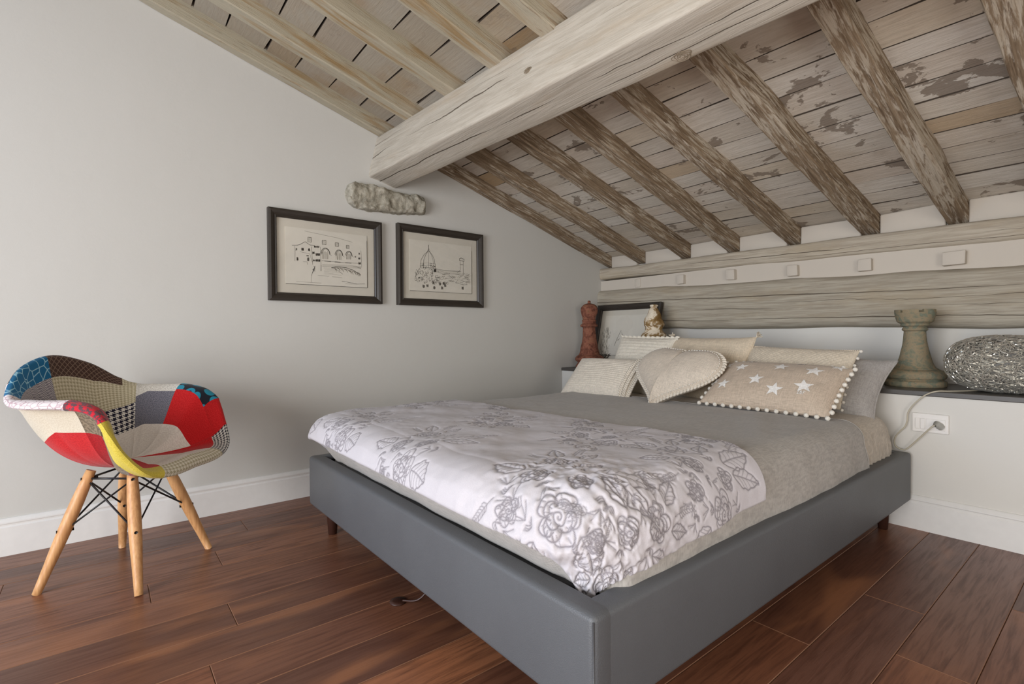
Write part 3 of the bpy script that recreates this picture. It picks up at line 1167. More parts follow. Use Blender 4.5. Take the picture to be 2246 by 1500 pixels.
def sprig(cx, cy, L, a, R):
    s = np.linspace(0, 1, 10)
    stem = np.stack([s*L, 0.12*L*np.sin(s*2.2)], -1)
    stroke(rot(stem, a)+[cx, cy], 0.7)
    for k in range(2, 10):
        for sg in (-1, 1):
            p = stem[k]
            l = L*0.20*(1-0.5*s[k])
            e = np.array([p, p+[l*0.6, sg*l*0.7], p+[l*1.1, sg*l*0.75]])
            stroke(rot(e, a)+[cx, cy], 0.7)


def small_flower(cx, cy, r, R):
    # bud: two or three cupped strokes with sepals
    a = R.uniform(0, 6.28)
    for e in (-0.5, 0.1, 0.6):
        t = np.linspace(-1, 1, 8)
        q = np.stack([r*(1-0.5*t**2)*R.uniform(0.7, 1.1), r*(0.45*t+0.35*e)], -1)
        stroke(rot(q, a)+[cx, cy], R.uniform(0.7, 1.0))
    for e in (-1.2, -0.6, 0.5, 1.1):
        stroke(rot([(0, 0), (-r*0.5, e*r*0.4), (-r*R.uniform(0.8, 1.3), e*r*0.9)], a)+[cx, cy], 0.75)


def bouquet(cx, cy, s, a, seed):
    R = random.Random(seed)
    def at(dx, dy):
        q = rot([(dx*s, dy*s)], a)[0]
        return cx+q[0], cy+q[1]
    for dx, dy, r in ((-0.015, 0.105, 0.036), (0.030, -0.085, 0.042), (-0.035, 0.012, 0.028), (0.052, -0.012, 0.024), (-0.070, -0.060, 0.022)):
        x, y = at(dx, dy); rose(x, y, r*s, R.uniform(0, 6), R)
    for dx, dy, L, w_, an in ((0.070, 0.030, 0.115, 0.026, 0.40), (0.085, 0.005, 0.100, 0.022, 0.05), (0.075, -0.105, 0.075, 0.030, -0.7), (-0.070, 0.035, 0.070, 0.022, 2.8), (-0.030, 0.150, 0.065, 0.018, 2.0),
                              (0.020, 0.145, 0.060, 0.016, 1.1), (-0.020, -0.120, 0.060, 0.020, -2.2), (0.035, 0.065, 0.060, 0.018, 0.9)):
        x, y = at(dx, dy); leaf(x, y, L*s, w_*s, a+an, R)
    for dx, dy, r in ((-0.060, -0.045, 0.022), (-0.090, -0.085, 0.020), (0.030, 0.050, 0.020), (-0.005, -0.030, 0.018), (-0.055, 0.070, 0.020), (-0.080, -0.010, 0.017), (-0.035, -0.085, 0.018), (0.095, -0.055, 0.018), (-0.075, -0.120, 0.016)):
        x, y = at(dx, dy); small_flower(x, y, r*s, R)
    for dx, dy, L, an in ((0.0, 0.165, 0.07, 1.3), (-0.10, -0.03, 0.06, 3.4), (0.0, -0.14, 0.06, -1.9), (0.12, 0.07, 0.09, 0.5), (-0.045, 0.125, 0.06, 2.4)):
        x, y = at(dx, dy); sprig(x, y, L*s, a+an, R)


# (plan x, plan y, size, turn) of the printed bouquets
for j, b in enumerate([(0.62, -2.12, 0.95, 0.5), (1.00, -2.13, 1.05, 0.6), (0.74, -1.68, 0.95, 0.2), (1.36, -1.70, 0.95, 0.9), (1.50, -2.13, 1.15, 0.55),
                       (1.83, -1.66, 1.05, 0.8), (2.09, -2.08, 1.25, 0.55), (2.225, -1.655, 1.15, 1.2), (2.33, -2.04, 1.1, 0.2), (2.06, -1.42, 0.7, 0.9), (1.06, -1.45, 0.6, 1.0), (1.62, -1.45, 0.55, 0.5)]):
    bouquet(*b, seed=200+j)

ink = np.zeros((QN, QM))
groove = np.zeros((QN, QM))
dxq = (QX1-QX0)/(QN-1)
for pts, w in STROKES:
    lw = 0.0019*w
    for p, q in zip(pts[:-1], pts[1:]):
        rad = 0.011
        i0 = int((min(p[0], q[0])-rad-0.012-QX0)/dxq); i1 = int((max(p[0], q[0])+rad+0.052-QX0)/dxq)+2
        if i1 <= 0 or i0 >= QN: continue
        i0, i1 = max(i0, 0), min(i1, QN)
        im = min((i0+i1)//2, QN-1)
        span = (head[im]-foot[im])/(QM-1)
        j0 = int((min(p[1], q[1])-rad-foot[im])/span)-1; j1 = int((max(p[1], q[1])+rad-foot[im])/span)+3
        if j1 <= 0 or j0 >= QM: continue
        j0, j1 = max(j0, 0), min(j1, QM)
        sx, sy = QPX[i0:i1, j0:j1], QPY[i0:i1, j0:j1]
        e = q-p
        tt = np.clip(((sx-p[0])*e[0]+(sy-p[1])*e[1])/(e@e+1e-12), 0, 1)
        d2 = (sx-p[0]-tt*e[0])**2+(sy-p[1]-tt*e[1])**2
        np.maximum(ink[i0:i1, j0:j1], np.exp(-d2/(lw*lw))*min(1, 0.55+0.45*w), out=ink[i0:i1, j0:j1])
        if w >= 0.7:
            np.maximum(groove[i0:i1, j0:j1], np.exp(-d2/(0.0042**2)), out=groove[i0:i1, j0:j1])

flat = np.stack([QPX, QPY, 0*QPX], -1)
puff = 0.0050*fbm(flat, (7, 7, 1), 301, 2)+0.0010*fbm(flat, (26, 26, 1), 305, 2)
corner = np.clip((QPX-1.85)/0.35, 0, 1)*np.clip((-1.72-QPY)/0.25, 0, 1)
puff = puff+corner*0.006*fbm(flat, (38, 38, 1), 309, 2)
h = puff-(0.0014+0.0036*corner)*groove
# quilted edge line
edge = np.minimum(np.minimum(U*(QX1-QX0), (1-U)*(QX1-QX0)), np.minimum(W, 1-W)*0.85)
roll = np.sqrt(np.clip(1-(1-np.clip(edge/0.014, 0, 1))**2, 0, 1))


def qsurf(off):
    P, N = drape(QPX, QPY, off, R=0.085, bulge=0.0)
    return P, N


bot, N = qsurf(0.013)
top = bot+N*(roll*np.maximum(0.024+h, 0.006))[..., None]
for A_ in (top, bot):
    drop = np.clip((MTOP+0.02-A_[..., 2])/0.16, 0, 1)
    side = drop*(A_[..., 0] > 2.0)
    A_[..., 0] += 0.004*side*np.sin(A_[..., 1]*22+1.0)*np.clip((A_[..., 1]+2.2)/0.1, 0, 1)
    A_[..., 1] -= 0.030*np.clip((MY0+0.06-A_[..., 1])/0.08, 0, 1)*np.clip((2.10-QPX)/0.2, 0, 1)
    A_[..., 2] += 0.012*np.clip((MY0+0.06-A_[..., 1])/0.08, 0, 1)*np.clip((2.10-QPX)/0.2, 0, 1)
nn = QN*QM
Fq = gridF(QN, QM)
quilt = solo('quilt', top.reshape(-1, 3), Fq, MT['quilt'], True, 'pale lilac quilt with grey rose print folded across the bed foot', 'quilt')
bi = np.unique(np.r_[np.arange(0, QN, 6), QN-1]); bj = np.unique(np.r_[np.arange(0, QM, 6), QM-1])
bk = bot[np.ix_(bi, bj)]
wpart('backing', bk.reshape(-1, 3), gridF(len(bi), len(bj), flip=True), MT['quilt_back'], quilt)
att = quilt.data.attributes.new('ink', 'FLOAT', 'POINT')
att.data.foreach_set('value', (ink*np.clip(edge/0.01, 0, 1)).ravel())
# the folded under layer, a little shorter
QN2, QM2 = 160, 60
U2, W2 = np.meshgrid(np.linspace(0.012, 0.985, QN2), np.linspace(0.02, 0.93, QM2), indexing='ij')
f2 = np.interp(U2, ux, foot); h2 = np.interp(U2, ux, head)
X2 = QX0+(QX1-QX0)*U2; Y2 = f2+(h2-f2)*W2
a2, n2 = drape(X2, Y2, 0.0125, R=0.085, bulge=0.0)
b2, _ = drape(X2, Y2, 0.011, R=0.085, bulge=0.0)
for A_ in (a2, b2):
    A_[..., 1] -= 0.024*np.clip((MY0+0.06-A_[..., 1])/0.08, 0, 1)*np.clip((2.10-X2)/0.2, 0, 1)
m2 = QN2*QM2
Fu = gridF(QN2, QM2)+[tuple(k+m2 for k in f[::-1]) for f in gridF(QN2, QM2)]
wpart('folded_layer', np.stack([a2, b2], 0).reshape(-1, 3), Fu, MT['quilt_back'], quilt)

# ------------------------------------------------------------------ cushions
def pose(c, yaw, tilt, roll=0.0):
    cy, sy = math.cos(yaw), math.sin(yaw)
    R = np.array([cy, sy, 0]); Bk = np.array([-sy, cy, 0])
    Uv = Bk*math.cos(tilt)+np.array([0, 0, 1.0])*math.sin(tilt)
    cr, sr = math.cos(roll), math.sin(roll)
    R2, U2_ = R*cr+Uv*sr, Uv*cr-R*sr
    Nn = np.cross(R2, U2_)
    M = Matrix(((R2[0], U2_[0], Nn[0], c[0]), (R2[1], U2_[1], Nn[1], c[1]), (R2[2], U2_[2], Nn[2], c[2]), (0, 0, 0, 1)))
    return M


def pil(u, v, a, b, T, k=0.05, p=2.6, e=0.5):
    u = np.asarray(u, float); v = np.asarray(v, float)
    x = a*u*(1-k*(1-v*v)); y = b*v*(1-k*(1-u*u))
    z = T*(np.clip((1-np.abs(u)**p)*(1-np.abs(v)**p), 0, 1))**e
    return np.stack([x, y, z], -1)


def pillow_mesh(a, b, T, k=0.05, n=70, m=50, disp=None, wr=0.0, seed=0, e=0.5):
    # denser near the rim
    u = np.sin(np.linspace(-PI/2, PI/2, n)); v = np.sin(np.linspace(-PI/2, PI/2, m))
    U_, V_ = np.meshgrid(u, v, indexing='ij')
    Fp = pil(U_, V_, a, b, T, k, e=e)
    Bp = Fp.copy(); Bp[..., 2] *= -1
    if wr:
        w = fbm(Fp, (9, 9, 9), seed, 3)*wr
        en = (1-U_**4)*(1-V_**4)
        Fp[..., 2] += w*en; Bp[..., 2] += w*en*0.5
    if disp is not None:
        Fp[..., 2] += disp(U_, V_)*(1-U_**6)*(1-V_**6)
    nn = n*m
    F = gridF(n, m)+[tuple(q+nn for q in f[::-1]) for f in gridF(n, m)]
    # close the rim
    for i in range(n-1):
        F.append((i*m, i*m+nn, (i+1)*m+nn, (i+1)*m))
        F.append((i*m+m-1, (i+1)*m+m-1, (i+1)*m+m-1+nn, i*m+m-1+nn))
    return np.concatenate([Fp.reshape(-1, 3), Bp.reshape(-1, 3)]), F


def seams(parent, a, b, k, mat, r=0.003):
    t = np.linspace(-1, 1, 24)
    loop = np.concatenate([pil(t, -1+0*t, a, b, 0, k), pil(1+0*t, t, a, b, 0, k)[1:], pil(-t, 1+0*t, a, b, 0, k)[1:], pil(-1+0*t, -t, a, b, 0, k)[1:-1]])
    V, F = tube(loop, r, 6, True)
    lpart('piping', V, F, mat, parent)


POMV, POMF = ico(2)
POMV = POMV*(1+0.09*vnoise(POMV, (5, 5, 5), 3))[:, None]
pom_me = mesh('pompom', POMV*0.0105, POMF, MT['pom'])
pom_small = mesh('small_pompom', POMV*0.0075, POMF, MT['pom'])


def poms(parent, pts, me=None):
    for p in pts:
        o = link('pompom', me or pom_me, parent, p)
        o.rotation_euler = (random.uniform(0, 3), random.uniform(0, 3), 0)


# star cushion
a, b, T, k_ = 0.290, 0.165, 0.068, 0.035
st = thing('star_cushion', None, 'sand-coloured lumbar cushion with white stars and pompom edging', 'cushion', 'scatter cushions on the bed', pose((1.862, -0.445, 0.650), 0.01, math.radians(34), -0.02))
V, F = pillow_mesh(a, b, T, k_, wr=0.006, seed=4)
lpart('cover', V, F, MT['linen_star'], st)


def star_on(u0, v0, r, a0):
    pts = []
    for q in range(10):
        rr = r if q % 2 == 0 else r*0.42
        an = a0+PI/2+q*PI/5
        pts.append((rr*math.cos(an), rr*math.sin(an)))
    poly = []
    for q in range(10):
        p0, p1 = np.array(pts[q]), np.array(pts[(q+1) % 10])
        poly += [p0, p0+(p1-p0)*0.5]
    poly = np.array(poly)
    rings = [np.zeros((len(poly), 2))+0.0, poly*0.5, poly]
    Vv = []
    for rg in rings:
        uu = np.clip(u0+rg[:, 0]/a, -0.985, 0.985); vv = np.clip(v0+rg[:, 1]/b, -0.985, 0.985)
        q = pil(uu, vv, a, b, T, k_)
        w = fbm(q, (9, 9, 9), 4, 3)*0.006*(1-uu**4)*(1-vv**4)
        q[:, 2] += w+0.0018
        Vv.append(q)
    Vv = np.concatenate(Vv)
    n = len(poly)
    Ff = gridF(3, n, False, True)
    lpart('star', Vv, Ff, MT['star'], st)


for u0, v0, r, a0 in ((-0.70, -0.42, 0.030, 0.1), (-0.16, -0.22, 0.033, 0.1), (0.20, -0.55, 0.034, 0.0), (0.60, -0.30, 0.036, 0.25), (-0.56, 0.38, 0.030, 0.2),
                      (0.10, 0.48, 0.032, 0.15), (0.62, 0.40, 0.034, 0.1), (-0.88, 0.60, 0.026, 0.2), (-0.52, 0.90, 0.028, 0.0), (0.32, 0.93, 0.028, 0.1), (0.86, 0.86, 0.028, 0.0), (-0.93, -0.2, 0.022, 0.2)):
    star_on(u0, v0, r*1.2, a0)
# small white lettering
LET = [[(0, 1), (0.5, 1)], [(0.25, 1), (0.25, 0)], [(0, 0), (0.5, 0)],
       [(0.8, 0), (0.8, 1), (1.25, 0.95), (1.3, 0.65), (0.8, 0.52), (1.35, 0.4), (1.35, 0.08), (0.8, 0)],
       [(1.65, 0), (1.65, 1), (2.2, 1)], [(1.65, 0.52), (2.05, 0.52)]]
parts = []
for s in LET:
    q = resample(s, 10)
    uu = 0.55+(q[:, 0]*0.014)/a; vv = -0.60+(q[:, 1]*0.018)/b
    p = pil(uu, vv, a, b, T, k_)
    p[:, 2] += fbm(p, (9, 9, 9), 4, 3)*0.006*(1-uu**4)*(1-vv**4)+0.0022
    parts.append(tube(p, 0.0016, 4))
V, F = join(parts)
lpart('lettering', V, F, MT['star'], st)
seams(st, a, b, k_, MT['linen_star'])
t = np.linspace(-1, 1, 15)
pp = [pil(x, -1, a, b, 0, k_)+[0, -0.008, 0] for x in t]
pp += [pil(1, x, a, b, 0, k_)+[0.008, 0, 0] for x in np.linspace(-0.82, 1, 9)]
pp += [pil(-1, x, a, b, 0, k_)+[-0.008, 0, 0] for x in np.linspace(-0.8, 1, 9)]
pp += [pil(x, 1, a, b, 0, k_)+[0, 0.008, 0] for x in np.linspace(-0.86, 0.86, 13)]
poms(st, pp)

# heart cushion
he = thing('heart_cushion', None, 'heart-shaped natural linen cushion with braided edging', 'cushion', 'scatter cushions on the bed', pose((1.350, -0.505, 0.668), -0.05, math.radians(43), -0.06))


def heart_outline(n):
    th = np.linspace(0, 2*PI, n, endpoint=False)
    x = 16*np.sin(th)**3
    y = 13*np.cos(th)-5*np.cos(2*th)-2*np.cos(3*th)-np.cos(4*th)
    o = np.stack([x/16*0.265, (y+2.0)/15*0.215], -1)
    o[:, 1] += 0.050*np.exp(-(o[:, 0]/0.055)**2)*(o[:, 1] > 0)
    return o


n = 120
ol = heart_outline(n)
rr = np.sin(np.linspace(0, PI/2, 18))
P = np.zeros((2, n, len(rr), 3))
for s_ in (0, 1):
    for j, r in enumerate(rr):
        c0 = np.array([0, 0.0])
        q = c0+(ol-c0)*r
        P[s_, :, j, :2] = q
        P[s_, :, j, 2] = (1-2*s_)*0.072*math.sqrt(max(0, 1-r**2.3))
# notch crease
P[..., 2] *= 1-0.05*np.exp(-((P[..., 0])/0.03)**2)*np.clip(P[..., 1]/0.12, 0, 1)
P[..., 2] += 0.003*fbm(P, (12, 12, 12), 8, 2)*(np.arange(len(rr)) < len(rr)-1)
nn = n*len(rr)
F = gridF(n, len(rr), True, False, flip=True)
F = F+[tuple(q+nn for q in f[::-1]) for f in F]
lpart('cover', P.reshape(-1, 3), F, MT['linen_heart'], he)
loop = np.c_[ol, 0*ol[:, 0]]
lp = resample(loop*[1.015, 1.015, 1], 84, True)
V, F = blob_chain(lp, 0.0150, ((0.005, 0.5), (-0.005, -0.5)), 0.6)
lpart('braid_trim', V, F, MT['knit_cream'], he)
V, F = blob_chain(resample(loop*[0.965, 0.965, 1], 90, True)+[0, 0, 0.022], 0.006, ((0, 0.2),), 0.5)
lpart('stitching', V, F, MT['pom'], he)

# cream ribbed cushion at the left
kn = lambda f, A: (lambda U_, V_: A*np.sin(V_*f)*(0.7+0.3*np.sin(U_*f*1.6)))
a, b, T = 0.262, 0.150, 0.062
cr = thing('ribbed_cushion', None, 'cream ribbed knit cushion with crocheted edge nearest the left wall', 'cushion', 'scatter cushions on the bed', pose((0.835, -0.468, 0.632), 0.02, math.radians(46), 0.0))
V, F = pillow_mesh(a, b, T, 0.04, 110, 130, kn(62, 0.0016), 0.005, 12)
lpart('cover', V, F, MT['knit_cream'], cr)
t = np.linspace(-1, 1, 24)
for off in (0.0, 0.022, 0.044):
    path = pil(1-off*3.2+0*t, t, a, b, T, 0.04)+[0.004-off*0.2, 0, 0.004]
    V, F = blob_chain(path, 0.0125, ((0.005, 0.6), (-0.005, -0.6)), 0.7, (0.5, 0, 0.85))
    lpart('crochet_edge', V, F, MT['knit_cream'], cr)

# ivory cushion behind it
a, b, T = 0.225, 0.20, 0.065
iv = thing('ivory_cushion', None, 'ivory knit cushion with ruffled edge behind the ribbed one', 'cushion', 'scatter cushions on the bed', pose((0.900, -0.185, 0.700), -0.03, math.radians(63), -0.02))
V, F = pillow_mesh(a, b, T, 0.05, 90, 110, kn(50, 0.0018), 0.005, 15)
lpart('cover', V, F, MT['knit_white'], iv)
t = np.linspace(-1, 1, 46)
path = np.concatenate([pil(t, 1+0*t, a, b, 0, 0.05), pil(1+0*t, -t, a, b, 0, 0.05)])
path = resample(path, 90)
parts = []
for i, p in enumerate(path):
    pass
wob = np.sin(np.arange(90)*1.7)*0.008
d_out = path[:, :2]/np.linalg.norm(path[:, :2], axis=1)[:, None]
G = np.zeros((90, 3, 3))
for j, e in enumerate((-0.004, 0.008, 0.019)):
    G[:, j, :2] = path[:, :2]+d_out*e
    G[:, j, 2] = wob*j*0.5
V, F = join([(G.reshape(-1, 3), gridF(90, 3)), (G.reshape(-1, 3)+[0, 0, 0.0015], gridF(90, 3, flip=True))])
lpart('ruffle', V, F, MT['knit_white'], iv)

# tan cushion with tassels
a, b, T = 0.270, 0.200, 0.075
ta = thing('tan_cushion', None, 'plain tan linen cushion with corner tassel behind the heart', 'cushion', 'scatter cushions on the bed', pose((1.345, -0.165, 0.700), -0.03, math.radians(64), 0.0))
V, F = pillow_mesh(a, b, T, 0.05, wr=0.007, seed=22)
lpart('cover', V, F, MT['linen_tan'], ta)
seams(ta, a, b, 0.05, MT['linen_tan'])
parts = []
R = random.Random(5)
for sx in (1, -1):
    parts = []
    for q in range(16):
        d = np.array([sx*R.uniform(0.1, 1), R.uniform(0.3, 1.2), R.uniform(-0.6, 0.6)])
        d = d/np.linalg.norm(d)*R.uniform(0.02, 0.034)
        p0 = np.array([sx*a, b, 0])
        parts.append(tube([p0, p0+d*0.6, p0+d], [0.0028, 0.0028, 0.0034], 5))
    V, F = join(parts)
    lpart('tassel', V, F, MT['knit_beige'], ta)

# beige knit cushion with small pompoms
a, b, T = 0.262, 0.165, 0.060
be = thing('textured_cushion', None, 'beige textured knit cushion with small pompoms above the star cushion', 'cushion', 'scatter cushions on the bed', pose((1.850, -0.205, 0.690), -0.01, math.radians(52), -0.035))
V, F = pillow_mesh(a, b, T, 0.04, 130, 110, lambda U_, V_: 0.0022*np.sin(U_*70)*np.sin(V_*48), 0.006, 25)
lpart('cover', V, F, MT['knit_beige'], be)
pp = [pil(1, x, a, b, 0, 0.04)+[0.006, 0, 0] for x in np.linspace(-1, 1, 9)]
pp += [pil(-1, x, a, b, 0, 0.04)+[-0.006, 0, 0] for x in np.linspace(-1, 1, 9)]
poms(be, pp, pom_small)
t = np.linspace(-1, 1, 60)
V, F = blob_chain(pil(t, 1+0*t, a, b, 0, 0.04), 0.007, ((0.0, 0.8), (0.004, -0.7)), 0.8)
lpart('fringe', V, F, MT['knit_beige'], be)

# grey bed pillow
a, b, T = 0.27, 0.185, 0.085
gp = thing('grey_pillow', None, 'grey cotton bed pillow at the right, propped behind the star cushion', 'pillow', None, pose((1.962, -0.135, 0.650), 0.05, math.radians(48), -0.10))
V, F = pillow_mesh(a, b, T, 0.10, wr=0.010, seed=28, e=0.6)
lpart('cover', V, F, MT['grey_pillow'], gp)
seams(gp, a, b, 0.10, MT['grey_pillow'], 0.004)

# ------------------------------------------------------------------ patchwork chair
def uvmat(name, fn, rough=0.9):
    k = NB(name)
    co = k.coord('UV')
    s = k.sep(co)
    col = fn(k, co, s[0], s[1])
    n = k.noise(k.coord('UV', (900, 900, 1)), 1, 3, 0.7)
    k.done(col, rough, 0.12, sheen=0.15, normal=k.bump(n, 0.0006, 0.7))
    return k.m


def hound(scale, dark, light):
    def fn(k, co, u, v):
        x = k.math('MULTIPLY', u, scale); y = k.math('MULTIPLY', v, scale)
        fa = k.math('LESS_THAN', k.math('FRACT', x), 0.5)
        fb = k.math('LESS_THAN', k.math('FRACT', y), 0.5)
        tw = k.math('LESS_THAN', k.math('FRACT', k.math('MULTIPLY', k.math('ADD', x, y), 2.0)), 0.5)
        xor = k.math('ABSOLUTE', k.math('SUBTRACT', fa, fb))
        r = k.math('ADD', k.math('MULTIPLY', fa, fb), k.math('MULTIPLY', xor, tw))
        return k.mix(r, light, dark)
    return fn


def speck(c1, c2, sc=220, lo=0.42, hi=0.58):
    return lambda k, co, u, v: k.mix(k.rng(k.noise(co, sc, 3, 0.7), lo, hi), c1, c2)


def lines_vor(bg, ln, sc=34, w=0.035):
    return lambda k, co, u, v: k.mix(k.rng(k.voro(co, sc, 'DISTANCE_TO_EDGE'), w, w*1.6), ln, bg)


def gridl(bg, ln, sc=60):
    def fn(k, co, u, v):
        a = k.math('LESS_THAN', k.math('FRACT', k.math('MULTIPLY', k.math('ADD', u, v), sc)), 0.16)
        b = k.math('LESS_THAN', k.math('FRACT', k.math('MULTIPLY', k.math('SUBTRACT', u, v), sc)), 0.16)
        return k.mix(k.math('MAXIMUM', a, b), bg, ln)
    return fn


def circles(bg, ln, sc=18):
    def fn(k, co, u, v):
        d = k.voro(co, sc, 'F1', 'Distance', 0.35)
        ring = k.math('MULTIPLY', k.rng(d, 0.20, 0.24), k.rng(d, 0.46, 0.42))
        return k.mix(ring, bg, ln)
    return fn


def herring(c1, c2, sc=55):
    def fn(k, co, u, v):
        zig = k.math('ABSOLUTE', k.math('SUBTRACT', k.math('FRACT', k.math('MULTIPLY', u, 26.0)), 0.5))
        x = k.math('FRACT', k.math('MULTIPLY_ADD', v, sc*3.0, k.math('MULTIPLY', zig, 4.0)))
        return k.mix(k.math('LESS_THAN', x, 0.5), c1, c2)
    return fn


FB = {
    'cream_hound': uvmat('cream_houndstooth', hound(80, S(168, 158, 128), S(214, 205, 180))),
    'navy_hound': uvmat('navy_houndstooth', hound(48, S(34, 32, 50), S(222, 216, 208))),
    'bw_hound': uvmat('small_black_white_houndstooth', hound(86, S(40, 38, 50), S(224, 220, 214))),
    'grey': uvmat('grey_tweed', speck(S(84, 84, 96), S(132, 130, 140), 300)),
    'white': uvmat('white_boucle', speck(S(196, 190, 182), S(226, 222, 214), 160)),
    'seat_white': uvmat('off_white_linen', speck(S(218, 208, 200), S(232, 224, 216), 200)),
    'red': uvmat('red_wool', speck(S(186, 26, 30), S(206, 40, 42), 240)),
    'darkred': uvmat('deep_red_wool', speck(S(150, 16, 22), S(178, 24, 30), 240)),
    'blue': uvmat('blue_hexagon_print', lines_vor(S(24, 104, 150), S(150, 196, 214), 30, 0.03)),
    'brown': uvmat('brown_lattice_print', gridl(S(72, 52, 44), S(128, 106, 92), 46)),
    'geo': uvmat('grey_fret_print', herring(S(88, 82, 96), S(206, 200, 200), 60)),
    'teal': uvmat('teal_ring_print', circles(S(32, 36, 46), S(42, 142, 170), 17)),
    'yellow': uvmat('mustard_wool', speck(S(196, 176, 66), S(212, 192, 84), 240)),
    'pink': uvmat('pale_pink_print', lines_vor(S(226, 214, 214), S(186, 160, 164), 45, 0.04)),
    'redpat': uvmat('red_grey_print', speck(S(206, 40, 56), S(96, 70, 76), 46, 0.46, 0.54)),
    'beige': uvmat('beige_linen', speck(S(204, 192, 170), S(216, 206, 186), 200)),
    'taupe': uvmat('taupe_tweed', speck(S(104, 92, 76), S(146, 130, 108), 110)),
    'lip': uvmat('cream_fret_print', hound(66, S(172, 162, 132), S(222, 214, 196))),
}
CC = np.array([0.494, -2.834, 0.0])
fv = np.array([0.652, 0.758, 0.0]); rv = np.array([0.758, -0.652, 0.0])
chair = thing('patchwork_chair', CC, 'patchwork upholstered armchair on splayed beech legs', 'chair')
half = [(0.275, 0.0, 0.416), (0.273, 0.13, 0.420), (0.250, 0.222, 0.446), (0.212, 0.268, 0.510), (0.186, 0.288, 0.580), (0.150, 0.300, 0.652),
        (0.060, 0.310, 0.686), (-0.120, 0.308, 0.690), (-0.205, 0.245, 0.712), (-0.262, 0.140, 0.785), (-0.283, 0.0, 0.822)]
ctl = np.array(half+[(f, -r, z) for f, r, z in half[-2:0:-1]])
NC = len(ctl)                # 20
SUB = 8
rim = []
for i in range(NC):
    p0, p1, p2, p3 = ctl[i-1], ctl[i], ctl[(i+1) % NC], ctl[(i+2) % NC]
    for s in range(SUB):
        t = s/SUB
        rim.append(0.5*((2*p1)+(-p0+p2)*t+(2*p0-5*p1+4*p2-p3)*t*t+(-p0+3*p1-3*p2+p3)*t**3))
rim = np.array(rim)          # NC*SUB
NS = len(rim)
NTT = 34
tt = np.linspace(0, 1, NTT)
cen = np.array([0.01, 0.0, 0.432])
arm = np.array([min(1, max(0, 1.5*(1-abs(abs(i/SUB-10)-3.9)/2.9))) for i in range(NS)])   # flared arms near s=6 and 14
front = np.array([max(0, 1-min(i/SUB, 20-i/SUB)/2.6) for i in range(NS)])
IN = np.zeros((NS, NTT, 3))
for i in range(NS):
    h_ = rim[i]-cen
    p1 = np.array([0.72-0.05*arm[i], 0.0]); p2 = np.array([0.86-0.20*arm[i], 0.30+0.92*arm[i]])
    if front[i] > 0:
        p1 = p1*(1-front[i])+np.array([0.5, 0.0])*front[i]
        p2 = p2*(1-front[i])+np.array([0.96, 0.2])*front[i]
    b1 = 3*(1-tt)**2*tt; b2 = 3*(1-tt)*tt**2; b3 = tt**3
    rho = b1*p1[0]+b2*p2[0]+b3
    zet = b1*p1[1]+b2*p2[1]+b3
    dz = h_[2]
    IN[i, :, 0] = cen[0]+rho*h_[0]
    IN[i, :, 1] = cen[1]+rho*h_[1]
    IN[i, :, 2] = cen[2]+zet*dz+0.024*front[i]*np.sin(PI*np.clip((tt-0.35)/0.65, 0, 1))
# normals pointing outwards and down
du = np.roll(IN, -1, 0)-np.roll(IN, 1, 0)
dv = np.gradient(IN, axis=1)
NN = np.cross(du, dv)
NN[:, 0] = (0, 0, -1)
NN /= np.linalg.norm(NN, axis=2)[..., None]+1e-12
sgn = np.sign(NN[..., 2].mean())
if (NN[:, 3, 2].mean()) > 0: NN = -NN
NN[:, 0] = (0, 0, -1)
TH = 0.028
OUT = IN+NN*TH*np.clip(1-0.05*tt, 0, 1)[None, :, None]
mid = (IN[:, -1]+OUT[:, -1])/2
tdir = IN[:, -1]-IN[:, -2]; tdir /= np.linalg.norm(tdir, axis=1)[:, None]
hw = (OUT[:, -1]-IN[:, -1])/2
roll_ = np.stack([mid-hw*math.cos(a)+tdir*np.linalg.norm(hw, axis=1)[:, None]*math.sin(a) for a in (0.6, 1.2, PI/2, 2.0, 2.6)], 1)
INR = np.concatenate([IN, roll_[:, :3]], 1)            # inner incl. half of the rim roll
OUTR = np.concatenate([roll_[:, 2:], OUT[:, ::-1]], 1)  # from the rim down to the base


def to_world(P):
    return CC+P[..., :1]*fv+P[..., 1:2]*rv+P[..., 2:]*np.array([0, 0, 1.0])


def patch(grid, s0, s1, j0, j1, fab, label, flip):
    i0, i1 = int(round(s0*SUB)), int(round(s1*SUB))
    idx = [i % NS for i in range(i0, i1+1)]
    P = grid[idx][:, j0:j1+1].copy()
    n, m = P.shape[:2]
    du = np.gradient(P, axis=0); dv = np.gradient(P, axis=1)
    nr = np.cross(du, dv); nr /= np.linalg.norm(nr, axis=2)[..., None]+1e-9
    if flip: nr = -nr
    ei = np.minimum(np.arange(n), n-1-np.arange(n))[:, None]; ej = np.minimum(np.arange(m), m-1-np.arange(m))[None, :]
    e = np.minimum(ei, ej)
    P = P+nr*np.where(e == 0, -0.0012, np.where(e == 1, 0.0006, 0.0012))[..., None]
    Wd = to_world(P)
    o = wpart('fabric_patch', Wd, gridF(n, m, flip=flip), FB[fab], chair)
    o['label'] = label
    uvl = o.data.uv_layers.new(name='UVMap')
    cu = np.r_[0, np.cumsum(np.linalg.norm(np.diff(P[:, m//2], axis=0), axis=1))]
    cv = np.r_[0, np.cumsum(np.linalg.norm(np.diff(P[n//2], axis=0), axis=1))]
    vi = np.zeros(len(o.data.loops), int)
    o.data.loops.foreach_get('vertex_index', vi)
    uv = np.stack([cu[vi//m], cv[vi % m]], -1)+[0.013*s0, 0.017*j0]
    uvl.data.foreach_set('uv', uv.ravel())
    return o


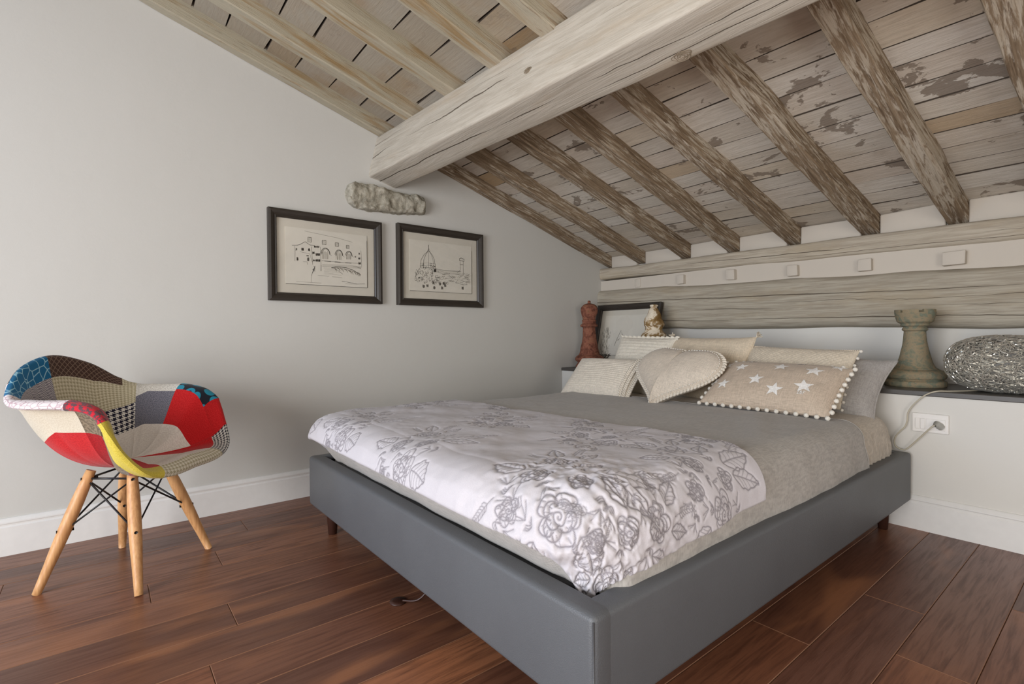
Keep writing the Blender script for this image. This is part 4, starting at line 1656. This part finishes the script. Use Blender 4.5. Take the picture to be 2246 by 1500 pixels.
J = lambda t: int(round(t*(NTT-1)))
JE = INR.shape[1]-1
PI_ = [
    (-1.2, 1.4, J(.72), JE, 'lip', 'cream woven front edge patch'),
    (-1.2, 1.4, J(.0), J(.72), 'seat_white', 'off-white seat patch'),
    (1.4, 4.6, J(.74), JE, 'yellow', 'mustard yellow edge patch'),
    (1.4, 4.6, J(.0), J(.74), 'red', 'red seat patch'),
    (4.6, 6.1, J(.80), JE, 'redpat', 'red and grey patterned arm patch'),
    (4.6, 6.1, J(.0), J(.80), 'navy_hound', 'navy houndstooth patch'),
    (6.1, 7.9, J(.84), JE, 'pink', 'pale pink patterned arm patch'),
    (6.1, 7.9, J(.50), J(.84), 'geo', 'grey fret patterned patch'),
    (6.1, 9.2, J(.0), J(.50), 'navy_hound', 'navy houndstooth patch'),
    (7.9, 9.8, J(.92), JE, 'blue', 'blue patch with pale hexagon lines'),
    (7.9, 9.8, J(.66), J(.92), 'geo', 'grey fret patterned patch'),
    (7.9, 9.2, J(.50), J(.66), 'geo', 'grey fret patterned patch'),
    (9.8, 11.9, J(.90), JE, 'brown', 'brown lattice patterned patch'),
    (9.8, 12.4, J(.66), J(.90), 'cream_hound', 'cream houndstooth patch'),
    (9.2, 12.4, J(.40), J(.66), 'navy_hound', 'navy houndstooth patch'),
    (9.2, 12.4, J(.0), J(.40), 'seat_white', 'off-white seat patch'),
    (11.9, 12.4, J(.90), JE, 'cream_hound', 'cream houndstooth patch'),
    (12.4, 13.8, J(.72), JE, 'white', 'white boucle patch'),
    (12.4, 13.8, J(.40), J(.72), 'grey', 'grey tweed patch'),
    (12.4, 13.8, J(.0), J(.40), 'seat_white', 'off-white seat patch'),
    (13.8, 15.4, J(.76), JE, 'teal', 'black patch with teal rings'),
    (13.8, 17.0, J(.40), J(.76), 'red', 'bright red patch'),
    (15.4, 17.0, J(.76), JE, 'red', 'bright red patch'),
    (13.8, 17.0, J(.0), J(.40), 'seat_white', 'off-white seat patch'),
    (17.0, 18.8, J(.70), JE, 'bw_hound', 'small black and white houndstooth patch'),
    (17.0, 18.8, J(.0), J(.70), 'red', 'bright red seat patch'),
]
for s0, s1, j0, j1, fab, lb in PI_:
    patch(INR, s0, s1, j0, j1, fab, lb, False)
K = lambda t: int(round(2+(1-t)*(NTT-1)))
KE = OUTR.shape[1]-1
for s0, s1, j0, j1, fab, lb in [
        (-1.2, 1.4, 0, KE, 'lip', 'cream underside patch'),
        (1.4, 4.6, 0, K(.80), 'yellow', 'mustard yellow edge patch'), (4.6, 6.1, 0, K(.93), 'redpat', 'red and grey patterned edge patch'), (6.1, 8.4, 0, K(.93), 'pink', 'pale pink patterned edge patch'),
        (1.4, 2.6, K(.80), KE, 'darkred', 'deep red outer patch'),
        (2.6, 4.6, K(.80), K(.49), 'taupe', 'taupe tweed outer patch'), (4.6, 6.1, K(.93), K(.49), 'taupe', 'taupe tweed outer patch'),
        (2.6, 6.1, K(.49), KE, 'darkred', 'deep red outer patch'),
        (6.1, 8.4, K(.93), K(.49), 'beige', 'beige outer patch'), (6.1, 8.4, K(.49), KE, 'red', 'red outer patch'),
        (8.4, 11.6, 0, K(.5), 'brown', 'brown outer back patch'), (8.4, 11.6, K(.5), KE, 'grey', 'grey outer back patch'),
        (11.6, 14.6, 0, K(.5), 'beige', 'beige outer patch'), (11.6, 14.6, K(.5), KE, 'red', 'red outer patch'),
        (14.6, 17.4, 0, K(.5), 'blue', 'blue outer patch'), (14.6, 17.4, K(.5), KE, 'darkred', 'deep red outer patch'),
        (17.4, 18.8, 0, KE, 'bw_hound', 'small houndstooth outer patch')]:
    patch(OUTR, s0, s1, j0, j1, fab, lb, False)

feet = [(0.768, -2.820), (0.529, -3.100), (0.465, -2.565), (0.213, -2.852)]
FT = [np.array([x, y, 0.0]) for x, y in feet]
TP = []
for p in FT:
    o_ = p-CC
    TP.append(CC+o_*0.42+np.array([0, 0, 0.408]))


def rodm(a, b, radii, n=14):
    q = np.linspace(0, 1, len(radii))
    return tube(np.array([a+(b-a)*t for t in q]), radii, n)


for a, b in zip(TP, FT):
    V, F = rodm(a, b, [0.0155, 0.0185, 0.0205, 0.021, 0.0205, 0.019, 0.0165, 0.0145, 0.0130])
    lg = wpart('leg', V, F, MT['beech'], chair)
order = [0, 1, 3, 2]
for q in range(4):
    i, j = order[q], order[(q+1) % 4]
    for p, r_ in ((i, j), (j, i)):
        a = TP[p]+(FT[p]-TP[p])*0.08
        b = TP[r_]+(FT[r_]-TP[r_])*0.50
        V, F = tube([a, b], 0.0034, 6)
        wpart('brace_rod', V, F, MT['black_metal'], chair)
    a = TP[i]+(FT[i]-TP[i])*0.07; b = TP[j]+(FT[j]-TP[j])*0.07
    V, F = tube([a, b], 0.004, 6)
    wpart('seat_rod', V, F, MT['black_metal'], chair)
for i in range(4):
    a = TP[i]+(FT[i]-TP[i])*0.50
    d = (CC-FT[i]); d[2] = 0; d /= np.linalg.norm(d)
    V, F = tube([a-d*0.023, a+d*0.026], 0.0055, 8)
    wpart('bolt', V, F, MT['black_metal'], chair)
    a = TP[i]+(FT[i]-TP[i])*0.07
    V, F = tube([a-d*0.020, a+d*0.030], 0.0060, 8)
    wpart('bolt', V, F, MT['black_metal'], chair)

# ------------------------------------------------------------------ framed prints
def pix_map(TL, TR, BR, BL):
    TL, TR, BR, BL = map(np.array, (TL, TR, BR, BL))
    def f(pts):
        o = []
        for x, y in pts:
            u = (x-TL[0])/(TR[0]-TL[0])
            tp = TL[1]+(TR[1]-TL[1])*u; bt = BL[1]+(BR[1]-BL[1])*u
            o.append((u, 1-(y-tp)/(bt-tp)))
        return o
    return f


def ribbon(pts, w, y):
    P = np.array(pts, float)
    d = np.gradient(P, axis=0)
    d /= np.linalg.norm(d, axis=1)[:, None]+1e-9
    n = np.stack([-d[:, 1], d[:, 0]], -1)
    L, R_ = P+n*w/2, P-n*w/2
    V = np.concatenate([np.c_[L[:, 0], 0*L[:, 0]+y, L[:, 1]], np.c_[R_[:, 0], 0*L[:, 0]+y, R_[:, 1]]])
    m = len(P)
    F = [(i, m+i, m+i+1, i+1) for i in range(m-1)]
    return V, F


def framed(name, W, H, M, label, strokes, soft, group):
    t = thing(name, None, label, 'picture', group, M)
    fw_, fd = 0.045, 0.030
    # mitred rails, moulded section: outer height, small inner bead
    sec = [(0.0, 0.0), (0.0, -fd), (0.012, -fd-0.004), (0.024, -fd+0.001), (0.034, -fd+0.008), (0.039, -fd+0.006), (fw_, -fd+0.013), (fw_, 0.0)]
    cs = [(-W/2, 0), (W/2, 0), (W/2, H), (-W/2, H)]
    nrm = [(1, 1), (-1, 1), (-1, -1), (1, -1)]
    for q in range(4):
        A_, B_ = cs[q], cs[(q+1) % 4]
        na, nb = nrm[q], nrm[(q+1) % 4]
        V = []
        for p, s in ((A_, na), (B_, nb)):
            for i_, d in sec:
                V.append((p[0]+s[0]*i_, d, p[1]+s[1]*i_))
        m = len(sec)
        F = [(i, (i+1) % m, m+(i+1) % m, m+i) for i in range(m)]+[tuple(range(m))[::-1], tuple(range(m, 2*m))]
        lpart('frame_rail', V, F, MT['frame'], t, False)
    ox0, ox1, oz0, oz1 = -W/2+fw_, W/2-fw_, fw_, H-fw_
    V, F = box(-W/2+0.02, W/2-0.02, -0.008, -0.002, 0.02, H-0.02)
    lpart('mat_board', V, F, MT['mat'], t, False)
    px0, px1, pz0, pz1 = ox0+0.045, ox1-0.045, oz0+0.05, oz1-0.045
    V, F = box(px0, px1, -0.0115, -0.008, pz0, pz1)
    pr = lpart('print_sheet', V, F, MT['paper'], t, False)
    # thin ruled shadow line at right and bottom of the print
    cv = lambda p: (ox0+(ox1-ox0)*p[0], oz0+(oz1-oz0)*p[1])
    parts = [ribbon([(px0, pz0), (px1, pz0)], 0.0022, -0.0119), ribbon([(px1, pz0), (px1, pz1-0.03)], 0.0022, -0.0119)]
    for s, w in strokes:
        parts.append(ribbon([cv(p) for p in s], w, -0.0121))
    V, F = join(parts)
    lpart('ink_drawing', V, F, MT['ink'], pr, False)
    if soft:
        V, F = join([ribbon([cv(p) for p in s], w, -0.0120) for s, w in soft])
        lpart('ink_wash', V, F, MT['ink_soft'], pr, False)
    V, F = box(ox0-0.004, ox1+0.004, -0.0155, -0.0135, oz0-0.004, oz1+0.004)
    lpart('glass', V, F, MT['glass'], t, False)
    return t


def arc(cx, cy, rx_, ry_, a0, a1, n=14):
    return [(cx+rx_*math.cos(math.radians(a0+(a1-a0)*i/(n-1))), cy-ry_*math.sin(math.radians(a0+(a1-a0)*i/(n-1)))) for i in range(n)]


R = random.Random(9)
# bridge drawing in photo-crop pixels, straightened by pix_map
mp = pix_map((40, 10), (1825, 155), (1835, 1420), (40, 1360))
st1 = []; so1 = []
A1 = lambda pts, w=0.0022: st1.append((mp(pts), w))
B1 = lambda pts, w=0.0016: so1.append((mp(pts), w))
A1([(295, 510), (380, 505), (430, 490), (520, 435), (600, 490), (690, 500)])
B1([(510, 240), (800, 290), (1100, 340), (1390, 410)], 0.0016)
for x, y, w, h in ((600, 395, 60, 90), (860, 435, 70, 80), (1095, 465, 65, 70), (1300, 500, 55, 60)):
    for e in (0, 1):
        B1([(x-w/2+e*6, y-h/2), (x+w/2, y-h/2+e*8), (x+w/2, y+h/2), (x-w/2, y+h/2), (x-w/2, y-h/2)], 0.0022)
    for e in range(5):
        B1([(x-w/2, y-h/2+e*h/5), (x+w/2, y-h/2+e*h/5+14)], 0.0014)
for x, y, w, h in ((370, 580, 26, 40), (475, 575, 44, 46), (588, 580, 36, 44), (385, 752, 30, 58), (570, 752, 34, 60), (700, 520, 50, 30), (750, 520, 40, 34), (665, 635, 40, 40), (745, 660, 80, 44), (680, 770, 44, 28), (745, 770, 80, 40), (1525, 620, 24, 36), (1525, 710, 40, 34), (1530, 800, 44, 40), (1448, 680, 26, 26), (560, 690, 40, 20)):
    n_ = max(3, int(w/7))
    for e in range(n_):
        xx = x-w/2+w*(e+.5)/n_
        A1([(xx+R.uniform(-3, 3), y-h/2+R.uniform(-4, 4)), (xx+R.uniform(-3, 3), y+h/2+R.uniform(-4, 4))], 0.0020)
A1([(340, 520), (345, 640), (340, 790)], 0.0012); A1([(430, 620), (600, 655), (640, 800)], 0.0012); A1([(630, 520), (650, 850)], 0.0014)
A1([(480, 800), (550, 800), (560, 850)], 0.0014); A1([(790, 520), (800, 960)], 0.0012)
for cx, rx_, ry_ in ((880, 85, 120), (1130, 75, 110), (1320, 66, 90)):
    cy = 655 if cx < 1000 else (670 if cx < 1200 else 670)
    for e in range(3):
        A1(arc(cx+e*5, cy, rx_-e*9, ry_-e*9, 180 if e else 170, 0), 0.0020-e*0.0004)
    A1([(cx+rx_, cy), (cx+rx_+30, cy+20)], 0.0012)
    for e in range(9):
        B1([(cx-rx_*0.7+e*rx_*0.17, cy-ry_*0.5+R.uniform(-20, 20)), (cx-rx_*0.7+e*rx_*0.17+R.uniform(-8, 8), cy+ry_*0.7)], 0.0012)
A1([(810, 770), (1000, 780), (1200, 795), (1560, 800)], 0.0016); A1([(860, 775), (980, 782)], 0.0036); A1([(1050, 785), (1160, 792)], 0.0036); A1([(1250, 795), (1370, 800)], 0.0036)
for e in range(4):
    B1([(820, 840+e*14), (1100, 838+e*12), (1400, 848+e*14), (1560, 860+e*12)], 0.0010)
A1([(1560, 560), (1570, 880)], 0.0012); A1([(1400, 860), (1560, 885), (1500, 900), (1560, 905)], 0.0014)
A1([(985, 895), (1100, 875), (1250, 885), (1400, 930), (1550, 1015)], 0.0030)
A1([(1000, 900), (1090, 930), (1200, 1010)], 0.0016)
for e in range(26):
    x = 1040+e*19
    y = 885+max(0, (x-1150))*0.24
    B1([(x, y), (x+R.uniform(20, 60), y+R.uniform(25, 85))], 0.0026)
A1([(660, 870), (690, 900), (620, 1050)], 0.0016); A1([(690, 870), (640, 1000)], 0.0022); A1([(800, 850), (795, 960)], 0.0020)
for e in range(8):
    A1([(640+e*6, 940+e*4), (690, 910+e*9)], 0.0010)
B1([(620, 1050), (620, 1170)], 0.0012)
for (a_, b_, c_) in ((740, 1040, 940), (1000, 1060, 1190), (360, 1165, 800)):
    B1([(a_, b_), ((a_+c_)/2, b_+8), (c_, b_+18)], 0.0016)
A1([(1180, 1140), (1400, 1175), (1480, 1190), (1630, 1185)], 0.0018); B1([(1250, 1190), (1480, 1192)], 0.0014)
for e in range(6):
    B1([(850, 900+e*22), (1100+R.uniform(-80, 80), 910+e*24)], 0.0008)

mp2 = pix_map((105, 75), (1530, 240), (1535, 1400), (110, 1375))
st2 = []; so2 = []
A2 = lambda pts, w=0.0020: st2.append((mp2(pts), w))
B2 = lambda pts, w=0.0016: so2.append((mp2(pts), w))
A2([(568, 330), (566, 440)], 0.0030); A2([(545, 440), (595, 450), (570, 400), (545, 440)], 0.0020)
for dx in (-155, -100, 0, 90, 120):
    A2([(566+dx*0.08, 450), (566+dx*0.55, 520), (566+dx*0.9, 620), (566+dx, 720), (566+dx, 780)], 0.0020 if abs(dx) > 95 else 0.0014)
for e in range(3):
    A2([(410, 690+e*45), (560, 680+e*45), (700, 700+e*45)], 0.0012)
A2([(690, 790), (900, 820), (1200, 830)], 0.0016)
for e in range(4):
    B2([(700, 810+e*16), (900, 830+e*20), (1190, 835+e*18)], 0.0014)
A2([(400, 780), (330, 900), (310, 1000)], 0.0014)
for e in range(130):
    x = R.uniform(320, 740); y = R.uniform(720 if 420 < x < 700 else 830, 1060)
    a_ = R.uniform(0, 6.28); l = R.uniform(15, 46)
    A2([(x, y), (x+l*math.cos(a_)*0.6, y+l*math.sin(a_)), (x+l*math.cos(a_+1), y+l*math.sin(a_+1))], R.uniform(0.001, 0.0024))
for e in range(90):
    x = R.uniform(700, 1360); y = R.uniform(870, 1080)
    a_ = R.uniform(-0.6, 0.9); l = R.uniform(20, 60)
    (A2 if e % 2 else B2)([(x, y), (x+l*math.cos(a_), y+l*math.sin(a_)*0.6), (x+l*math.cos(a_)*1.4, y-l*0.2)], R.uniform(0.0009, 0.0020))
for x, y in ((470, 1135), (540, 1120), (655, 1070), (670, 1160), (820, 1160), (850, 1070), (880, 1110), (780, 1080), (1230, 1150), (690, 820), (680, 830)):
    for e in range(5):
        A2([(x-18+e*8, y-26+R.uniform(-8, 8)), (x-18+e*8, y+26+R.uniform(-8, 8))], 0.0022)
A2([(1165, 590), (1200, 570), (1265, 600), (1262, 635), (1165, 620), (1165, 590)], 0.0034)
A2([(1180, 640), (1185, 800), (1120, 860)], 0.0018); A2([(1245, 640), (1245, 900)], 0.0018); A2([(1185, 700), (1240, 700)], 0.0030)
A2([(1085, 1045), (1150, 990), (1300, 1030), (1310, 1080), (1250, 1095), (1085, 1045)], 0.0014)
A2([(1260, 930), (1380, 880)], 0.0014); A2([(1260, 960), (1370, 930)], 0.0014)

MW = lambda y, z: Matrix.Translation((0.001, y, z)) @ Matrix.Rotation(PI/2, 4, 'Z')
framed('framed_bridge_drawing', 0.646, 0.498, MW(-1.887, 1.097), 'black-framed ink drawing of an arched river bridge, left of the pair', st1, so1, 'black-framed ink drawings')
framed('framed_cathedral_drawing', 0.658, 0.514, MW(-1.130, 1.096), 'black-framed ink drawing of a domed cathedral, right of the pair', st2, so2, 'black-framed ink drawings')
# third one leaning on the shelf
st3 = []; so3 = []
A3 = lambda pts, w=0.0018: st3.append((pts, w*1.7))
B3 = lambda pts, w=0.0016: so3.append((pts, w))
for e in range(70):
    x = R.uniform(0.05, 0.24); y = R.uniform(0.10, 0.66-abs(x-0.14)*1.6)
    l = R.uniform(0.02, 0.07)
    B3([(x, y), (x+R.uniform(-.01, .01), y+l)], 0.0032)
A3([(0.14, 0.66), (0.10, 0.5), (0.10, 0.1)], 0.0016); A3([(0.14, 0.66), (0.18, 0.5), (0.19, 0.1)], 0.0016)
A3([(0.33, 0.30), (0.37, 0.45), (0.42, 0.60), (0.45, 0.52), (0.50, 0.45)], 0.0018)
for e in range(16):
    x = R.uniform(0.33, 0.95)
    B3([(x, 0.40+R.uniform(-.03, .03)), (x+0.03, 0.42+R.uniform(-.03, .03))], 0.003)
for e in range(20):
    x = R.uniform(0.06, 0.26)
    A3([(x, 0.04+R.uniform(0, .1)), (x+0.04, 0.1+R.uniform(0, .06))], 0.0026)
ML = Matrix.Translation((0.360, 0.300, SH1+0.003)) @ Matrix.Rotation(-0.225, 4, 'X')
framed('framed_town_drawing', 0.63, 0.515, ML, 'black-framed ink drawing leaning on the shelf behind the cushions', st3, so3, 'black-framed ink drawings')

# ------------------------------------------------------------------ oversized chess pieces on the shelf
ZS = SH1
pr = smooth_prof([(0.108, 0), (0.112, 0.012), (0.100, 0.030), (0.092, 0.042), (0.112, 0.060), (0.116, 0.075), (0.104, 0.092), (0.086, 0.104), (0.076, 0.130), (0.066, 0.170), (0.058, 0.220), (0.052, 0.270),
                  (0.050, 0.312), (0.052, 0.324), (0.066, 0.330), (0.068, 0.344), (0.060, 0.350), (0.056, 0.358), (0.056, 0.372), (0.060, 0.378), (0.052, 0.388), (0.056, 0.410), (0.066, 0.440), (0.069, 0.462),
                  (0.064, 0.486), (0.048, 0.504), (0.026, 0.514), (0.012, 0.518), (0.013, 0.526), (0.010, 0.536), (0.001, 0.540)], 3)
V, F = lathe(pr, 32, (0, 0, 0))
V += 0.003*np.stack([fbm(V, (24, 24, 24), 1, 3), fbm(V, (24, 24, 24), 2, 3), 0*V[:, 0]], -1)
q = thing('bishop_figure', (0.155, 0.155, ZS), 'rust-red terracotta chess bishop at the left end of the shelf', 'chess piece', 'oversized chess pieces on the shelf')
mk = V[:, 2] < 0.100
def split_lathe(prof, n, cuts, names, mats, parent, seed, amp):
    prof = np.array(prof)
    lo = 0
    for c_, nm, mt in zip(cuts+[99], names, mats):
        hi = len(prof) if c_ == 99 else int(np.argmax(prof[:, 1] >= c_))+1
        V, F = lathe(prof[lo:hi], n)
        V = V+amp*np.stack([fbm(V, (24, 24, 24), seed, 3), fbm(V, (24, 24, 24), seed+1, 3), 0*V[:, 0]], -1)
        lpart(nm, V, F, mt, parent)
        lo = hi-1
split_lathe(pr, 36, [0.100, 0.322, 0.386], ['base', 'stem', 'collar', 'head'], [MT['rust']]*4, q, 1, 0.003)

pr = smooth_prof([(0.098, 0), (0.102, 0.015), (0.094, 0.04), (0.100, 0.06), (0.088, 0.09), (0.070, 0.12), (0.062, 0.17), (0.066, 0.215), (0.082, 0.248), (0.084, 0.262), (0.066, 0.285), (0.060, 0.300),
                  (0.062, 0.318), (0.070, 0.330), (0.066, 0.350), (0.056, 0.385), (0.040, 0.425), (0.030, 0.448), (0.022, 0.458), (0.028, 0.466), (0.027, 0.476), (0.010, 0.480)], 3)
q = thing('pawn_figure', (0.747, 0.190, ZS), 'chess piece with flaking cream paint in front of the leaning picture', 'chess piece', 'oversized chess pieces on the shelf')
split_lathe(pr, 36, [0.100, 0.255, 0.335], ['base', 'stem', 'collar', 'head'], [MT['flaky']]*4, q, 5, 0.008)

s_ = 0.365/522
hp = [(640, 172), (628, 178), (606, 178), (596, 166), (590, 158), (580, 172), (562, 177), (545, 174), (530, 160), (522, 142), (505, 116), (470, 100), (420, 86), (370, 76), (320, 69), (270, 65), (252, 64),
      (246, 72), (238, 75), (230, 72), (225, 66), (219, 70), (213, 84), (207, 85), (200, 82), (186, 102), (170, 108), (130, 117), (120, 118)]
pr = smooth_prof([(w*s_, (640-y)*s_) for y, w in hp], 3)
q = thing('rook_figure', (2.250, 0.235, ZS), 'large aged bronze-green chess rook on the dark shelf', 'chess piece', 'oversized chess pieces on the shelf')
split_lathe(pr, 48, [0.083, 0.271], ['base', 'stem', 'collar'], [MT['verdigris']]*3, q, 9, 0.0016)
# crown wall with shallow battlements
parts = []
r0, r1, zc_ = 0.068, 0.0825, 0.364
for kq in range(6):
    a0, a1 = kq*PI/3+0.12, (kq+1)*PI/3-0.12
    n = 8
    an = np.linspace(a0, a1, n)
    ring = []
    for r_, z_ in ((r0, zc_-0.004), (r1, zc_-0.004), (r1, zc_+0.014), (r0, zc_+0.014)):
        ring.append(np.stack([r_*np.cos(an), r_*np.sin(an), 0*an+z_], -1))
    P = np.stack(ring, 1)
    parts.append((P.reshape(-1, 3), gridF(n, 4, False, True)+[(0, 1, 2, 3), tuple((n-1)*4+x for x in (3, 2, 1, 0))]))
V, F = join(parts)
lpart('battlement', V, F, MT['verdigris'], q, False)

# ------------------------------------------------------------------ wire lamp with its cord
AX = np.array([0.205, 0.125, 0.122])
LC = np.array([2.592, 0.140, ZS+0.126])
lamp = thing('wire_lamp', (LC[0], LC[1], ZS), 'flattened ball lamp woven from silver wire at the right end of the shelf', 'lamp')
rn = random.Random(3)
parts = []
for k in range(3600):
    d = np.array([rn.gauss(0, 1), rn.gauss(0, 1), rn.gauss(0, 1)]); d /= np.linalg.norm(d)
    e = np.cross(d, [rn.gauss(0, 1), rn.gauss(0, 1), rn.gauss(0, 1)]); e /= np.linalg.norm(e)
    lay = rn.uniform(0.93, 1.03)
    cur = rn.uniform(-0.6, 0.6)
    pts = []
    for s in range(5):
        pts.append(d*lay*AX/np.sum(np.abs(d)**2.5)**0.4)
        d = d+e*0.055; d /= np.linalg.norm(d)
        e = e-d*(e@d); e = e+np.cross(d, e)*cur; e /= np.linalg.norm(e)
    parts.append(tube(np.array(pts)+LC, 0.0021, 4))
V, F = join(parts)
wpart('wire_shell', V, F, MT['wire'], lamp, False)
IV, IF = ico(4)
wpart('core', IV*AX*0.915/(np.sum(np.abs(IV)**2.5, axis=1)**0.4)[:, None]+LC, IF, MT['wire_core'], lamp)
cp = smooth_prof([(2.52, 0.20, ZS+0.004), (2.47, 0.08, ZS+0.004), (2.425, 0.01, ZS+0.004), (2.385, -0.018, ZS+0.002), (2.345, -0.022, 0.617), (2.305, -0.022, 0.572), (2.284, -0.022, 0.532), (2.281, -0.022, 0.495),
                  (2.272, -0.022, 0.465), (2.255, -0.022, 0.443), (2.235, -0.020, 0.41), (2.235, -0.020, 0.372), (2.262, -0.022, 0.358), (2.284, -0.024, 0.368), (2.33, -0.028, 0.425), (2.372, -0.040, 0.478), (2.386, -0.038, 0.490)], 5)
V, F = tube(cp, 0.0032, 6)
wpart('cord', V, F, MT['cord'], lamp)
pg = [np.array([2.384, -0.040, 0.488]), np.array([2.388, -0.034, 0.495]), np.array([2.398, -0.016, 0.483]), np.array([2.402, -0.010, 0.478])]
V, F = tube(pg, [0.007, 0.013, 0.016, 0.015], 12)
wpart('plug', V, F, MT['plug'], lamp)

# ------------------------------------------------------------------ wall socket
so = thing('wall_socket', (2.361, 0.0, 0.446), 'white wall plate with switches and a plugged-in socket beside the bed', 'socket')
V, F = bbox(2.296, 2.427, -0.011, 0.0, 0.448, 0.534, 0.004, 2)
wpart('cover_plate', V, F, MT['plastic'], so, False)
for x0, x1 in ((2.308, 2.325), (2.327, 2.344)):
    V, F = bbox(x0, x1, -0.0145, -0.009, 0.463, 0.512, 0.0015, 1)
    wpart('switch', V, F, MT['plastic'], so, False)
V, F = bbox(2.347, 2.416, -0.0135, -0.009, 0.463, 0.512, 0.0015, 1)
wpart('socket_insert', V, F, MT['plastic'], so, False)
